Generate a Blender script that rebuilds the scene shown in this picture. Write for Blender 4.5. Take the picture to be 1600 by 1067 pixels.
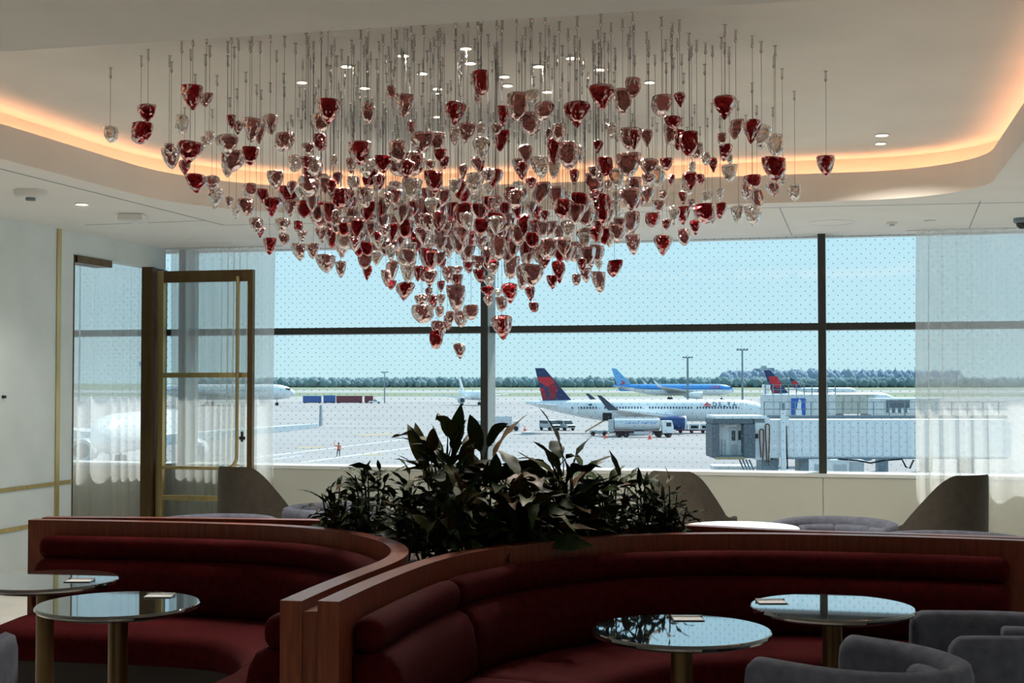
import bpy, bmesh, math, random
from mathutils import Vector, Matrix, noise as mnoise
random.seed(7)
for o in list(bpy.data.objects): bpy.data.objects.remove(o, do_unlink=True)
SC = bpy.context.scene
COL = SC.collection
PI = math.pi
R_ = math.radians

# ---------------------------------------------------------------- camera
F = 2133.0; YAW = R_(13.45); PITCH = math.atan(63.5 / F); EYE = 1.57
cam_d = bpy.data.cameras.new('camera'); cam = bpy.data.objects.new('camera', cam_d); COL.objects.link(cam)
cam_d.sensor_fit = 'HORIZONTAL'; cam_d.sensor_width = 36; cam_d.lens = 36 * F / 1600
cam_d.clip_start = .05; cam_d.clip_end = 20000
cam.location = (0, 0, EYE); cam.rotation_euler = (PI / 2 + PITCH, 0, YAW)
SC.camera = cam
CM = Matrix.Rotation(YAW, 3, 'Z') @ Matrix.Rotation(PI / 2 + PITCH, 3, 'X')
FWD = Vector((-math.sin(YAW), math.cos(YAW), 0)); RGT = Vector((math.cos(YAW), math.sin(YAW), 0))
def at(px, py, z=None, d=None, Y=None, X=None):
    r = CM @ Vector(((px - 800) / F, (533.5 - py) / F, -1))
    if z is not None: t = (z - EYE) / r.z
    elif d is not None: t = d / r.dot(FWD)
    elif Y is not None: t = Y / r.y
    else: t = X / r.x
    return Vector((0, 0, EYE)) + r * t

# ---------------------------------------------------------------- world, sun, exposure
W = bpy.data.worlds.new('sky'); SC.world = W; W.use_nodes = True
nt = W.node_tree; nt.nodes.clear()
wo = nt.nodes.new('ShaderNodeOutputWorld'); bg = nt.nodes.new('ShaderNodeBackground')
tc = nt.nodes.new('ShaderNodeTexCoord'); sx = nt.nodes.new('ShaderNodeSeparateXYZ'); rp = nt.nodes.new('ShaderNodeValToRGB')
rp.color_ramp.elements[0].position = 0.0; rp.color_ramp.elements[0].color = (.53, .79, .87, 1)
rp.color_ramp.elements[1].position = .30; rp.color_ramp.elements[1].color = (.40, .70, .92, 1)
nt.links.new(tc.outputs['Generated'], sx.inputs[0]); nt.links.new(sx.outputs['Z'], rp.inputs[0])
nt.links.new(rp.outputs[0], bg.inputs[0]); bg.inputs[1].default_value = .90
nt.links.new(bg.outputs[0], wo.inputs[0])
sun_d = bpy.data.lights.new('sun', 'SUN'); sun = bpy.data.objects.new('sun', sun_d); COL.objects.link(sun)
sun_d.energy = 4.4; sun_d.angle = R_(1.0); sun_d.color = (1, .96, .9)
sun.rotation_euler = Vector((.30, .75, 1.0)).to_track_quat('Z', 'Y').to_euler()
vs = SC.view_settings
SC.display_settings.display_device = 'sRGB'
vs.view_transform = 'Standard'; vs.look = 'None'; vs.exposure = .36; vs.gamma = 1.0; vs.use_curve_mapping = False
SC.cycles.max_bounces = 22; SC.cycles.diffuse_bounces = 6; SC.cycles.glossy_bounces = 6
SC.cycles.transmission_bounces = 20; SC.cycles.transparent_max_bounces = 40
SC.cycles.caustics_reflective = False; SC.cycles.caustics_refractive = False
SC.cycles.sample_clamp_indirect = 4.0

# ---------------------------------------------------------------- materials
MAT = {}
def mat(name, col, rough=.5, metal=0., spec=.5, noise=0., nscale=8., bump=0., stretch=(1, 1, 1), coat=0., sheen=0., emit=None, estr=0., trans=0., ior=1.45, coord='Object', bscale=None):
    m = bpy.data.materials.new(name); m.use_nodes = True; n = m.node_tree; b = n.nodes['Principled BSDF']
    b.inputs['Base Color'].default_value = (*col, 1); b.inputs['Roughness'].default_value = rough
    b.inputs['Metallic'].default_value = metal; b.inputs['Specular IOR Level'].default_value = spec
    b.inputs['Coat Weight'].default_value = coat; b.inputs['Sheen Weight'].default_value = sheen
    b.inputs['Transmission Weight'].default_value = trans; b.inputs['IOR'].default_value = ior
    if sheen:
        b.inputs['Sheen Roughness'].default_value = .35
        b.inputs['Sheen Tint'].default_value = (*[min(1, c * 1.5 + .15) for c in col], 1)
    if emit: b.inputs['Emission Color'].default_value = (*emit, 1); b.inputs['Emission Strength'].default_value = estr
    if noise or bump:
        t = n.nodes.new('ShaderNodeTexCoord'); mp = n.nodes.new('ShaderNodeMapping'); mp.inputs['Scale'].default_value = stretch
        nz = n.nodes.new('ShaderNodeTexNoise'); nz.inputs['Scale'].default_value = nscale; nz.inputs['Detail'].default_value = 5
        n.links.new(t.outputs[coord], mp.inputs[0]); n.links.new(mp.outputs[0], nz.inputs['Vector'])
        if noise:
            r = n.nodes.new('ShaderNodeValToRGB')
            r.color_ramp.elements[0].position = .3; r.color_ramp.elements[1].position = .7
            r.color_ramp.elements[0].color = (*[max(0, c * (1 - noise)) for c in col], 1)
            r.color_ramp.elements[1].color = (*[min(1, c * (1 + noise)) for c in col], 1)
            n.links.new(nz.outputs[0], r.inputs[0]); n.links.new(r.outputs[0], b.inputs['Base Color'])
        if bump:
            bp = n.nodes.new('ShaderNodeBump'); bp.inputs['Strength'].default_value = bump; bp.inputs['Distance'].default_value = .01
            src = nz
            if bscale:
                src = n.nodes.new('ShaderNodeTexNoise'); src.inputs['Scale'].default_value = bscale; n.links.new(mp.outputs[0], src.inputs['Vector'])
            n.links.new(src.outputs[0], bp.inputs['Height']); n.links.new(bp.outputs[0], b.inputs['Normal'])
    MAT[name] = m
    return m

mat('ceiling_paint', (.84, .83, .80), .9, noise=.02, nscale=3)
mat('tray_paint', (.78, .75, .70), .9, noise=.03, nscale=2)
mat('plaster', (.76, .83, .83), .55, noise=.05, nscale=2.5, bump=.05)
mat('parapet', (.64, .65, .585), .5, noise=.02, nscale=4)
mat('floor_stone', (.68, .67, .62), .35, noise=.10, nscale=3)
mat('white_trim', (.82, .84, .84), .4, noise=.01)
mat('brass', (.62, .47, .22), .32, 1., noise=.12, nscale=20, stretch=(1, 1, .1))
mat('bronze', (.16, .10, .045), .38, .75, noise=.2, nscale=10, stretch=(1, 1, .2))
mat('dark_wood', (.055, .028, .012), .3, noise=.4, nscale=6, stretch=(1, 1, 6))
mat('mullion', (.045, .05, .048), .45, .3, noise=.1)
mat('mullion_side_lit', (.30, .34, .34), .45, .2, noise=.05)  # paler copy of the mullion colour: window light painted onto its sides
mat('cap_wood', (.135, .032, .014), .34, spec=.3, noise=.30, nscale=14, stretch=(5, 5, .5), bump=.05, coat=.08)
mat('velvet', (.036, .0008, .0016), .9, spec=.08, noise=.25, nscale=30, sheen=.05, bump=.1, bscale=90)
mat('plinth', (.02, .012, .01), .6, noise=.1)
mat('table_black', (.012, .013, .015), .03, spec=1., noise=.1, coat=1.); MAT['table_black'].node_tree.nodes['Principled BSDF'].inputs['Coat IOR'].default_value = 2.0; MAT['table_black'].node_tree.nodes['Principled BSDF'].inputs['Coat Roughness'].default_value = .02
mat('table_rim', (.02, .02, .02), .25, noise=.1)
mat('table_white', (.8, .8, .78), .12, noise=.02)
mat('chair_blue', (.085, .094, .125), .8, spec=.2, noise=.2, nscale=25, sheen=.3, bump=.06, bscale=120)
mat('chair_taupe', (.048, .042, .033), .7, spec=.2, noise=.15, nscale=25, sheen=.2, bump=.05, bscale=120)
mat('dark_metal', (.05, .05, .05), .4, .8, noise=.1)
mat('chrome', (.55, .55, .55), .2, 1., noise=.05)
mat('soil', (.03, .022, .016), .95, noise=.5, nscale=40, bump=.6)
mat('plastic_white', (.75, .76, .75), .4, noise=.02)
mat('plastic_dark', (.02, .02, .025), .2, noise=.05)
mat('paper_card', (.75, .78, .80), .4, noise=.02)
mat('lamp_disc', (1, .9, .75), .5, emit=(1, .84, .62), estr=9, noise=.01)
mat('cove_light', (1, .6, .35), .5, emit=(1, .50, .29), estr=7.5, noise=.01)
# leaves
for nm, c in (('leaf_dark', (.010, .020, .009)), ('leaf_green', (.020, .036, .010)), ('leaf_olive', (.035, .038, .009)), ('leaf_brown', (.055, .030, .008))):
    m = mat(nm, c, .5, spec=.10, noise=.35, nscale=12)
# outdoors
mat('apron', (.325, .32, .325), .85, noise=.10, nscale=.03, coord='Object', stretch=(1, 2.5, 1))
mat('grass_far', (.21, .255, .17), .95, noise=.12, nscale=.01)
mat('taxiway', (.36, .365, .36), .9, noise=.05, nscale=.02)
mat('line_white', (.55, .55, .57), .8, noise=.05)
mat('line_yellow', (.50, .40, .22), .8, noise=.05)
mat('plane_white', (.80, .84, .86), .3, noise=.02, nscale=1)
mat('plane_grey', (.42, .46, .48), .4, noise=.03)
mat('plane_dark', (.03, .05, .09), .4, noise=.05)
mat('navy', (.012, .030, .115), .35, noise=.05)
mat('engine_blue', (.02, .06, .20), .35, noise=.05)
mat('red_bright', (.55, .012, .03), .35, noise=.05)
mat('red_deep', (.25, .008, .025), .35, noise=.05)
mat('sky_blue', (.06, .30, .74), .3, noise=.05)
mat('pale_blue', (.15, .42, .78), .35, noise=.05)
mat('rubber', (.018, .018, .022), .8, noise=.2)
mat('vehicle_grey', (.42, .47, .49), .35, noise=.06)
mat('vehicle_glass', (.03, .05, .06), .1, noise=.05)
mat('vehicle_silver', (.60, .64, .68), .3, .2, noise=.08)
mat('cone_orange', (.85, .12, .05), .6, noise=.05)
mat('vest_red', (.70, .08, .05), .8, noise=.1)
mat('trouser_dark', (.03, .035, .05), .8, noise=.1)
mat('skin', (.30, .17, .11), .6, noise=.05)
mat('container_blue', (.02, .11, .38), .5, noise=.15)
mat('container_maroon', (.17, .02, .045), .5, noise=.15)
mat('bridge_panel', (.84, .86, .88), .5, noise=.05)
mat('bridge_steel', (.20, .26, .30), .5, .3, noise=.1)
mat('bridge_canopy', (.13, .155, .18), .8, noise=.2)
mat('tan_bumper', (.45, .33, .18), .8, noise=.1)
mat('hose_brown', (.16, .06, .03), .6, noise=.2)
mat('tree_haze_blue', (.155, .25, .275), .95, noise=.25, nscale=.06)  # foliage colour with the distance haze mixed in
mat('far_haze_blue', (.22, .31, .41), .9, noise=.12, nscale=.05)  # far wood and skyline, blued in the base colour to stand for haze
mat('far_haze_pale', (.45, .52, .58), .9, noise=.1, nscale=.05)  # paler skyline block, haze blue likewise in the colour
mat('box_light', (.66, .69, .70), .7, noise=.05)
mat('beige_panel', (.52, .52, .47), .7, noise=.05)
mat('sign_blue', (.02, .12, .50), .5, noise=.05)

def glass_pane():
    m = bpy.data.materials.new('window_glass'); m.use_nodes = True; n = m.node_tree; n.nodes.clear()
    out = n.nodes.new('ShaderNodeOutputMaterial'); tr = n.nodes.new('ShaderNodeBsdfTransparent'); gl = n.nodes.new('ShaderNodeBsdfGlossy')
    tr.inputs[0].default_value = (.97, .985, .98, 1); gl.inputs['Roughness'].default_value = .02
    mx = n.nodes.new('ShaderNodeMixShader'); mx.inputs[0].default_value = .035
    n.links.new(tr.outputs[0], mx.inputs[1]); n.links.new(gl.outputs[0], mx.inputs[2])
    # printed bird-safety dots: staggered grid, 7 cm apart, on the pane (object X, Z)
    t = n.nodes.new('ShaderNodeTexCoord'); s = n.nodes.new('ShaderNodeSeparateXYZ'); n.links.new(t.outputs['Object'], s.inputs[0])
    def M(op, a, b=None, c=None):
        q = n.nodes.new('ShaderNodeMath'); q.operation = op
        for i, v in enumerate((a, b, c)):
            if v is None: continue
            if isinstance(v, (int, float)): q.inputs[i].default_value = v
            else: n.links.new(v, q.inputs[i])
        return q.outputs[0]
    P = .085
    def grid(ox):
        fx = M('SUBTRACT', M('FRACT', M('ADD', M('DIVIDE', s.outputs['X'], P), ox + 100)), .5)
        fz = M('SUBTRACT', M('FRACT', M('ADD', M('DIVIDE', s.outputs['Z'], P), ox + 100)), .5)
        return M('LESS_THAN', M('SQRT', M('ADD', M('MULTIPLY', fx, fx), M('MULTIPLY', fz, fz))), .07)
    dots = M('MAXIMUM', grid(0), grid(.5))
    df = n.nodes.new('ShaderNodeBsdfDiffuse'); df.inputs[0].default_value = (.22, .38, .45, 1)
    mx2 = n.nodes.new('ShaderNodeMixShader'); n.links.new(M('MULTIPLY', dots, .42), mx2.inputs[0])
    n.links.new(mx.outputs[0], mx2.inputs[1]); n.links.new(df.outputs[0], mx2.inputs[2]); n.links.new(mx2.outputs[0], out.inputs[0])
    MAT['window_glass'] = m
    m2 = bpy.data.materials.new('door_glass'); m2.use_nodes = True; n = m2.node_tree; n.nodes.clear()
    out = n.nodes.new('ShaderNodeOutputMaterial'); tr = n.nodes.new('ShaderNodeBsdfTransparent'); gl = n.nodes.new('ShaderNodeBsdfGlossy')
    tr.inputs[0].default_value = (.93, .94, .93, 1); gl.inputs['Roughness'].default_value = .02
    nz = n.nodes.new('ShaderNodeTexNoise'); nz.inputs['Scale'].default_value = 3
    mr = n.nodes.new('ShaderNodeMapRange'); mr.inputs['To Min'].default_value = .06; mr.inputs['To Max'].default_value = .09
    n.links.new(nz.outputs[0], mr.inputs[0])
    mx = n.nodes.new('ShaderNodeMixShader'); n.links.new(mr.outputs[0], mx.inputs[0])
    n.links.new(tr.outputs[0], mx.inputs[1]); n.links.new(gl.outputs[0], mx.inputs[2]); n.links.new(mx.outputs[0], out.inputs[0])
    MAT['door_glass'] = m2
glass_pane()

def curtain_mat():
    m = bpy.data.materials.new('sheer_cloth'); m.use_nodes = True; n = m.node_tree; n.nodes.clear()
    out = n.nodes.new('ShaderNodeOutputMaterial')
    tr = n.nodes.new('ShaderNodeBsdfTransparent'); tl = n.nodes.new('ShaderNodeBsdfTranslucent'); df = n.nodes.new('ShaderNodeBsdfDiffuse')
    tl.inputs[0].default_value = (.95, .95, .92, 1); df.inputs[0].default_value = (.78, .77, .72, 1)
    t = n.nodes.new('ShaderNodeTexCoord'); mp = n.nodes.new('ShaderNodeMapping'); mp.inputs['Scale'].default_value = (60, 60, 300)
    nz = n.nodes.new('ShaderNodeTexNoise'); nz.inputs['Scale'].default_value = 1.0
    n.links.new(t.outputs['Object'], mp.inputs[0]); n.links.new(mp.outputs[0], nz.inputs['Vector'])
    mr = n.nodes.new('ShaderNodeMapRange'); mr.inputs['To Min'].default_value = .46; mr.inputs['To Max'].default_value = .66
    n.links.new(nz.outputs[0], mr.inputs[0])
    a = n.nodes.new('ShaderNodeMixShader'); a.inputs[0].default_value = .42
    n.links.new(tl.outputs[0], a.inputs[1]); n.links.new(df.outputs[0], a.inputs[2])
    b = n.nodes.new('ShaderNodeMixShader'); n.links.new(mr.outputs[0], b.inputs[0])
    n.links.new(tr.outputs[0], b.inputs[1]); n.links.new(a.outputs[0], b.inputs[2]); n.links.new(b.outputs[0], out.inputs[0])
    MAT['sheer_cloth'] = m
curtain_mat()

def blown_glass(name, tint, body, mixbody, rough=.0, ior=1.5):
    """thick-walled tinted glass, partly silvered"""
    m = bpy.data.materials.new(name); m.use_nodes = True; n = m.node_tree; n.nodes.clear()
    out = n.nodes.new('ShaderNodeOutputMaterial'); t = n.nodes.new('ShaderNodeTexCoord')
    nz = n.nodes.new('ShaderNodeTexNoise'); nz.inputs['Scale'].default_value = 3.2; nz.inputs['Detail'].default_value = 1.0
    n.links.new(t.outputs['Object'], nz.inputs['Vector'])
    bp = n.nodes.new('ShaderNodeBump'); bp.inputs['Strength'].default_value = .5; bp.inputs['Distance'].default_value = .06
    n.links.new(nz.outputs[0], bp.inputs['Height'])
    g = n.nodes.new('ShaderNodeBsdfPrincipled'); g.inputs['Base Color'].default_value = (*tint, 1); g.inputs['Transmission Weight'].default_value = 1; g.inputs['IOR'].default_value = ior; g.inputs['Roughness'].default_value = rough
    n.links.new(bp.outputs[0], g.inputs['Normal'])
    b = n.nodes.new('ShaderNodeBsdfPrincipled'); b.inputs['Base Color'].default_value = (*body, 1); b.inputs['Metallic'].default_value = 1; b.inputs['Roughness'].default_value = .10
    n.links.new(bp.outputs[0], b.inputs['Normal'])
    mx = n.nodes.new('ShaderNodeMixShader'); mx.inputs[0].default_value = mixbody
    n.links.new(g.outputs[0], mx.inputs[1]); n.links.new(b.outputs[0], mx.inputs[2]); n.links.new(mx.outputs[0], out.inputs[0])
    MAT[name] = m
blown_glass('glass_red', (.50, .018, .024), (.30, .005, .009), .48, 0., 1.38)
blown_glass('glass_rose', (.68, .37, .36), (.34, .14, .13), .27)
blown_glass('glass_clear', (.90, .84, .80), (.60, .52, .47), .16)

# ---------------------------------------------------------------- mesh helpers
class MB:
    def __init__(s): s.v = []; s.f = []; s.mi = []
    def add(s, vs, fs, mi=0):
        b = len(s.v); s.v += [tuple(v) for v in vs]
        for f in fs: s.f.append([b + i for i in f]); s.mi.append(mi)
        return s
    def box(s, c, d, rz=0, mi=0, top=None):
        x, y, z = d[0] / 2, d[1] / 2, d[2] / 2; ca, sa = math.cos(rz), math.sin(rz)
        P = []
        for zz in (-z, z):
            k = 1 if (top is None or zz < 0) else top
            for xx, yy in ((-x, -y), (x, -y), (x, y), (-x, y)):
                xx, yy = xx * k, yy * k
                P.append((c[0] + xx * ca - yy * sa, c[1] + xx * sa + yy * ca, c[2] + zz))
        return s.add(P, [(0, 3, 2, 1), (4, 5, 6, 7), (0, 1, 5, 4), (1, 2, 6, 5), (2, 3, 7, 6), (3, 0, 4, 7)], mi)
    def b2(s, x0, x1, y0, y1, z0, z1, mi=0):
        return s.box(((x0 + x1) / 2, (y0 + y1) / 2, (z0 + z1) / 2), (x1 - x0, y1 - y0, z1 - z0), 0, mi)
    def tube(s, pts, r, seg=8, cap=True, mi=0):
        pts = [Vector(p) for p in pts]; n = len(pts); rs = r if isinstance(r, (list, tuple)) else [r] * n
        rings = []; up = None
        for i, p in enumerate(pts):
            t = (pts[min(i + 1, n - 1)] - pts[max(i - 1, 0)]).normalized()
            if up is None:
                up = Vector((0, 0, 1)) if abs(t.z) < .9 else Vector((1, 0, 0))
            a = t.cross(up).normalized(); b = a.cross(t).normalized(); up = b
            rings.append([p + (a * math.cos(2 * PI * k / seg) + b * math.sin(2 * PI * k / seg)) * rs[i] for k in range(seg)])
        V = [v for q in rings for v in q]; Fs = []
        for i in range(n - 1):
            for k in range(seg):
                k2 = (k + 1) % seg
                Fs.append((i * seg + k, i * seg + k2, (i + 1) * seg + k2, (i + 1) * seg + k))
        if cap: Fs.append(tuple(range(seg - 1, -1, -1))); Fs.append(tuple((n - 1) * seg + k for k in range(seg)))
        return s.add(V, Fs, mi)
    def lathe(s, prof, seg=24, c=(0, 0, 0), mi=0, closed=True):
        V = []; Fs = []; n = len(prof)
        for r, z in prof:
            for k in range(seg): V.append((c[0] + r * math.cos(2 * PI * k / seg), c[1] + r * math.sin(2 * PI * k / seg), c[2] + z))
        for i in range(n - 1):
            for k in range(seg):
                k2 = (k + 1) % seg
                Fs.append((i * seg + k, i * seg + k2, (i + 1) * seg + k2, (i + 1) * seg + k))
        if closed: Fs.append(tuple(range(seg - 1, -1, -1))); Fs.append(tuple((n - 1) * seg + k for k in range(seg)))
        return s.add(V, Fs, mi)
    def prism(s, poly, fn, t, mi=0):
        """polygon of 2-D points, fn(u, v, w) -> 3-D, extruded w = 0..t"""
        n = len(poly); V = [fn(u, v, 0) for u, v in poly] + [fn(u, v, t) for u, v in poly]
        Fs = [tuple(range(n)), tuple(range(2 * n - 1, n - 1, -1))] + [(i, n + i, n + (i + 1) % n, (i + 1) % n) for i in range(n)]
        return s.add(V, Fs, mi)
    def rings(s, rings, closed=True, cap=True, mi=0):
        n = len(rings[0]); V = [v for q in rings for v in q]; Fs = []
        for i in range(len(rings) - 1):
            for k in range(n if closed else n - 1):
                k2 = (k + 1) % n; Fs.append((i * n + k, i * n + k2, (i + 1) * n + k2, (i + 1) * n + k))
        if cap: Fs.append(tuple(range(n - 1, -1, -1))); Fs.append(tuple((len(rings) - 1) * n + k for k in range(n)))
        return s.add(V, Fs, mi)
    def mesh(s, name, mats, smooth=None, fix=True):
        me = bpy.data.meshes.new(name); me.from_pydata(s.v, [], s.f)
        for m in (mats if isinstance(mats, (list, tuple)) else [mats]): me.materials.append(MAT[m])
        if any(s.mi):
            for p, i in zip(me.polygons, s.mi): p.material_index = i
        if fix:
            bm = bmesh.new(); bm.from_mesh(me); bmesh.ops.recalc_face_normals(bm, faces=bm.faces); bm.to_mesh(me); bm.free()
        if smooth is not None:
            me.shade_smooth()
            if smooth < 180: me.set_sharp_from_angle(angle=R_(smooth))
        me.update(); return me
    def build(s, name, mats, parent=None, smooth=None, loc=None, rz=0, bevel=0, fix=True):
        o = bpy.data.objects.new(name, s.mesh(name, mats, smooth, fix)); COL.objects.link(o)
        if parent is not None: o.parent = parent
        if loc is not None: o.location = loc
        o.rotation_euler.z = rz
        if bevel:
            md = o.modifiers.new('bevel', 'BEVEL'); md.width = bevel; md.segments = 2; md.limit_method = 'ANGLE'; md.angle_limit = R_(40)
        return o
def link(name, me, parent=None, loc=None, rot=None, scale=None):
    o = bpy.data.objects.new(name, me); COL.objects.link(o)
    if parent is not None: o.parent = parent
    if loc is not None: o.location = loc
    if rot is not None: o.rotation_euler = rot
    if scale is not None: o.scale = scale
    return o
def thing(name, label, cat, loc=(0, 0, 0), rz=0, group=None, kind=None):
    o = bpy.data.objects.new(name, None); COL.objects.link(o); o.location = loc; o.rotation_euler.z = rz; o.empty_display_size = .1
    return tag(o, label, cat, group, kind)
def tag(o, label=None, cat=None, group=None, kind=None):
    if label: o['label'] = label
    if cat: o['category'] = cat
    if group: o['group'] = group
    if kind: o['kind'] = kind
    return o
def struct(o, label=None, cat=None):
    return tag(o, label, cat, None, 'structure')
def copy_tree(o, parent=None):
    c = o.copy(); COL.objects.link(c); c.parent = parent
    for ch in list(o.children): copy_tree(ch, c)
    return c
def catmull(pts, step=.06):
    pts = [Vector(p) for p in pts]; P = [pts[0] * 2 - pts[1]] + pts + [pts[-1] * 2 - pts[-2]]; out = []
    for i in range(1, len(P) - 2):
        n = max(2, int((P[i + 1] - P[i]).length / (step / 4)))
        for k in range(n):
            t = k / n; a, b, c, d = P[i - 1], P[i], P[i + 1], P[i + 2]
            out.append(.5 * (2 * b + (c - a) * t + (2 * a - 5 * b + 4 * c - d) * t * t + (3 * b - a - 3 * c + d) * t ** 3))
    out.append(pts[-1])
    # even spacing
    res = [out[0]]; acc = 0
    for a, b in zip(out, out[1:]):
        acc += (b - a).length
        if acc >= step: res.append(b); acc = 0
    if (res[-1] - out[-1]).length > step * .3: res.append(out[-1])
    else: res[-1] = out[-1]
    return res
def smooth_path(p, it=6):
    for _ in range(it):
        p = [p[0]] + [(p[i - 1] + p[i] * 2 + p[i + 1]) / 4 for i in range(1, len(p) - 1)] + [p[-1]]
    return p
def normals2(path):
    N = []
    for i in range(len(path)):
        t = path[min(i + 1, len(path) - 1)] - path[max(i - 1, 0)]; t.z = 0; t.normalize()
        N.append(Vector((t.y, -t.x, 0)))
    return N
def sweep(path, prof, round_ends=0.):
    """profile points (n, z) swept along path; n to the right-hand side"""
    mb = MB(); N = normals2(path); rings = []
    cx = sum(p[0] for p in prof) / len(prof); cz = sum(p[1] for p in prof) / len(prof)
    cum = [0]
    for a, b in zip(path, path[1:]): cum.append(cum[-1] + (b - a).length)
    L = cum[-1]; S = list(zip(path, N, cum))
    if round_ends:
        e = round_ends; ext = []
        for q in (0, .08, .25, .5, .75):
            s_ = q * e
            ext.append(s_)
        ss = sorted(set(ext + [L - x for x in ext] + [c for c in cum if e < c < L - e]))
    else: ss = cum
    def samp(s_):
        for i in range(len(cum) - 1):
            if s_ <= cum[i + 1] + 1e-9:
                t = (s_ - cum[i]) / max(1e-9, cum[i + 1] - cum[i]); return path[i].lerp(path[i + 1], t), N[i].lerp(N[i + 1], t)
        return path[-1], N[-1]
    for s_ in ss:
        p, nn = samp(s_); k = 1.
        if round_ends:
            e = min(s_, L - s_)
            if e < round_ends: k = math.sqrt(max(0., 1 - (1 - e / round_ends) ** 2))
            inset = round_ends * .9 * (1 - k)
            ring = []
            for a, z in prof:
                dx, dz = cx - a, cz - z; l = math.hypot(dx, dz) or 1; m_ = min(inset, l * .9)
                ring.append(p + nn * (a + dx / l * m_) + Vector((0, 0, z + dz / l * m_)))
        else: ring = [p + nn * a + Vector((0, 0, z)) for a, z in prof]
        rings.append(ring)
    mb.rings(rings); return mb
def rrect(x0, x1, z0, z1, r, seg=4):
    P = []
    for cx, cz, a0 in ((x1 - r, z1 - r, 0), (x0 + r, z1 - r, 90), (x0 + r, z0 + r, 180), (x1 - r, z0 + r, 270)):
        for k in range(seg + 1):
            a = R_(a0 + 90 * k / seg); P.append((cx + r * math.cos(a), cz + r * math.sin(a)))
    return P
def text_mesh(body, size, matname, extrude=.01, shear=0.):
    cu = bpy.data.curves.new('txt', 'FONT'); cu.body = body; cu.size = size; cu.extrude = extrude; cu.align_x = 'CENTER'; cu.align_y = 'CENTER'; cu.shear = shear
    o = bpy.data.objects.new('txt', cu); COL.objects.link(o)
    bpy.context.view_layer.update()
    me = bpy.data.meshes.new_from_object(o.evaluated_get(bpy.context.evaluated_depsgraph_get()))
    bpy.data.objects.remove(o); bpy.data.curves.remove(cu); me.materials.clear(); me.materials.append(MAT[matname]); return me

# ================================================================ ROOM SHELL
C = 2.935; LIP = 3.15; T = 3.28; YW = 13.05; XL = -6.75; XR = 7.0; YB = -5.0
def slab(x0, x1, y0, y1, z0, z1): return MB().b2(x0, x1, y0, y1, z0, z1)
struct(slab(-12, XR + .2, YB - .2, YW + .1, -.2, 0).build('floor', 'floor_stone'), 'pale polished stone floor of the lounge', 'floor')

def rounded_outline(off=0.):
    """tray opening, offset outwards by off; counter-clockwise"""
    x0, x1, y0, y1 = -4.97 - off, 1.03 + off, 4.96 - off, 10.55 + off; P = []
    for cx, cy, sx_, sy_, r, a0 in ((x1, y0, -1, 1, .7, 270), (x1, y1, -1, -1, .85, 0), (x0, y1, 1, -1, 1.6, 90), (x0, y0, 1, 1, 1.0, 180)):
        r = r + off
        for k in range(13):
            a = R_(a0 + 90 * k / 12); P.append(Vector((cx + sx_ * r + r * math.cos(a), cy + sy_ * r + r * math.sin(a), 0)))
    return P
def ring_wall(off, z0, z1, off2=None):
    A = rounded_outline(off); B = rounded_outline(off if off2 is None else off2); n = len(A)
    return [a + Vector((0, 0, z0)) for a in A], [b + Vector((0, 0, z1)) for b in B], n
def ceiling_with_hole():
    bm = bmesh.new()
    hole = [bm.verts.new((p.x, p.y, C)) for p in rounded_outline()]
    outer = [bm.verts.new(p) for p in ((-12, YB - .2, C), (XR + .2, YB - .2, C), (XR + .2, YW + .1, C), (-12, YW + .1, C))]
    E = [bm.edges.new((L[i], L[(i + 1) % len(L)])) for L in (hole, outer) for i in range(len(L))]
    bmesh.ops.triangle_fill(bm, use_beauty=True, edges=E)
    for f in bm.faces:
        if f.normal.z > 0: f.normal_flip()
    me = bpy.data.meshes.new('ceiling'); bm.to_mesh(me); bm.free(); me.materials.append(MAT['ceiling_paint'])
    return me
ceil = link('ceiling', ceiling_with_hole()); struct(ceil, 'pale plaster ceiling with a rounded recessed tray above the pendants', 'ceiling')
# outer roof so that no sky light leaks in
roof = MB().b2(-12.2, XR + .4, YB - .4, YW + .1, 3.7, 3.9).b2(-12.2, -12, YB - .4, YW + .1, C, 3.7).b2(XR + .2, XR + .4, YB - .4, YW + .1, C, 3.7).b2(-12.2, XR + .4, YW + .05, YW + .25, C, 3.7).b2(-12.2, XR + .4, YB - .4, YB - .2, C, 3.7)
struct(roof.build('ceiling_slab', 'ceiling_paint', ceil))
MB().b2(-12.2, XR + .4, YW + .26, 14.05, 3.15, 3.3).build('sun_canopy', 'white_trim', ceil)
m = MB()
SEC = [(0, C), (0, LIP), (.035, LIP), (.035, LIP - .04), (.19, LIP - .04), (.19, T)]
rr = []
for off, z in SEC: rr.append([p + Vector((0, 0, z)) for p in rounded_outline(off)])
m.rings(rr, cap=False)
o = m.build('tray_edge', 'tray_paint', ceil, smooth=35)
m = MB(); A = [p + Vector((0, 0, T)) for p in rounded_outline(.19)]
m.add(A, [tuple(range(len(A) - 1, -1, -1))]); m.build('tray_panel', 'tray_paint', ceil, fix=False)
# LED strip lying in the cove behind the lip
m = MB(); a = rounded_outline(.09); b = rounded_outline(.125)
m.rings([[p + Vector((0, 0, LIP - .033)) for p in a], [p + Vector((0, 0, LIP - .033)) for p in b]], cap=False)
o = m.build('cove_light_strip', 'cove_light', fix=False)
for p in o.data.polygons:
    if p.normal.z < 0: p.flip()
tag(o, 'warm peach light strip glowing in the cove around the ceiling tray', 'light strip')

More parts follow.
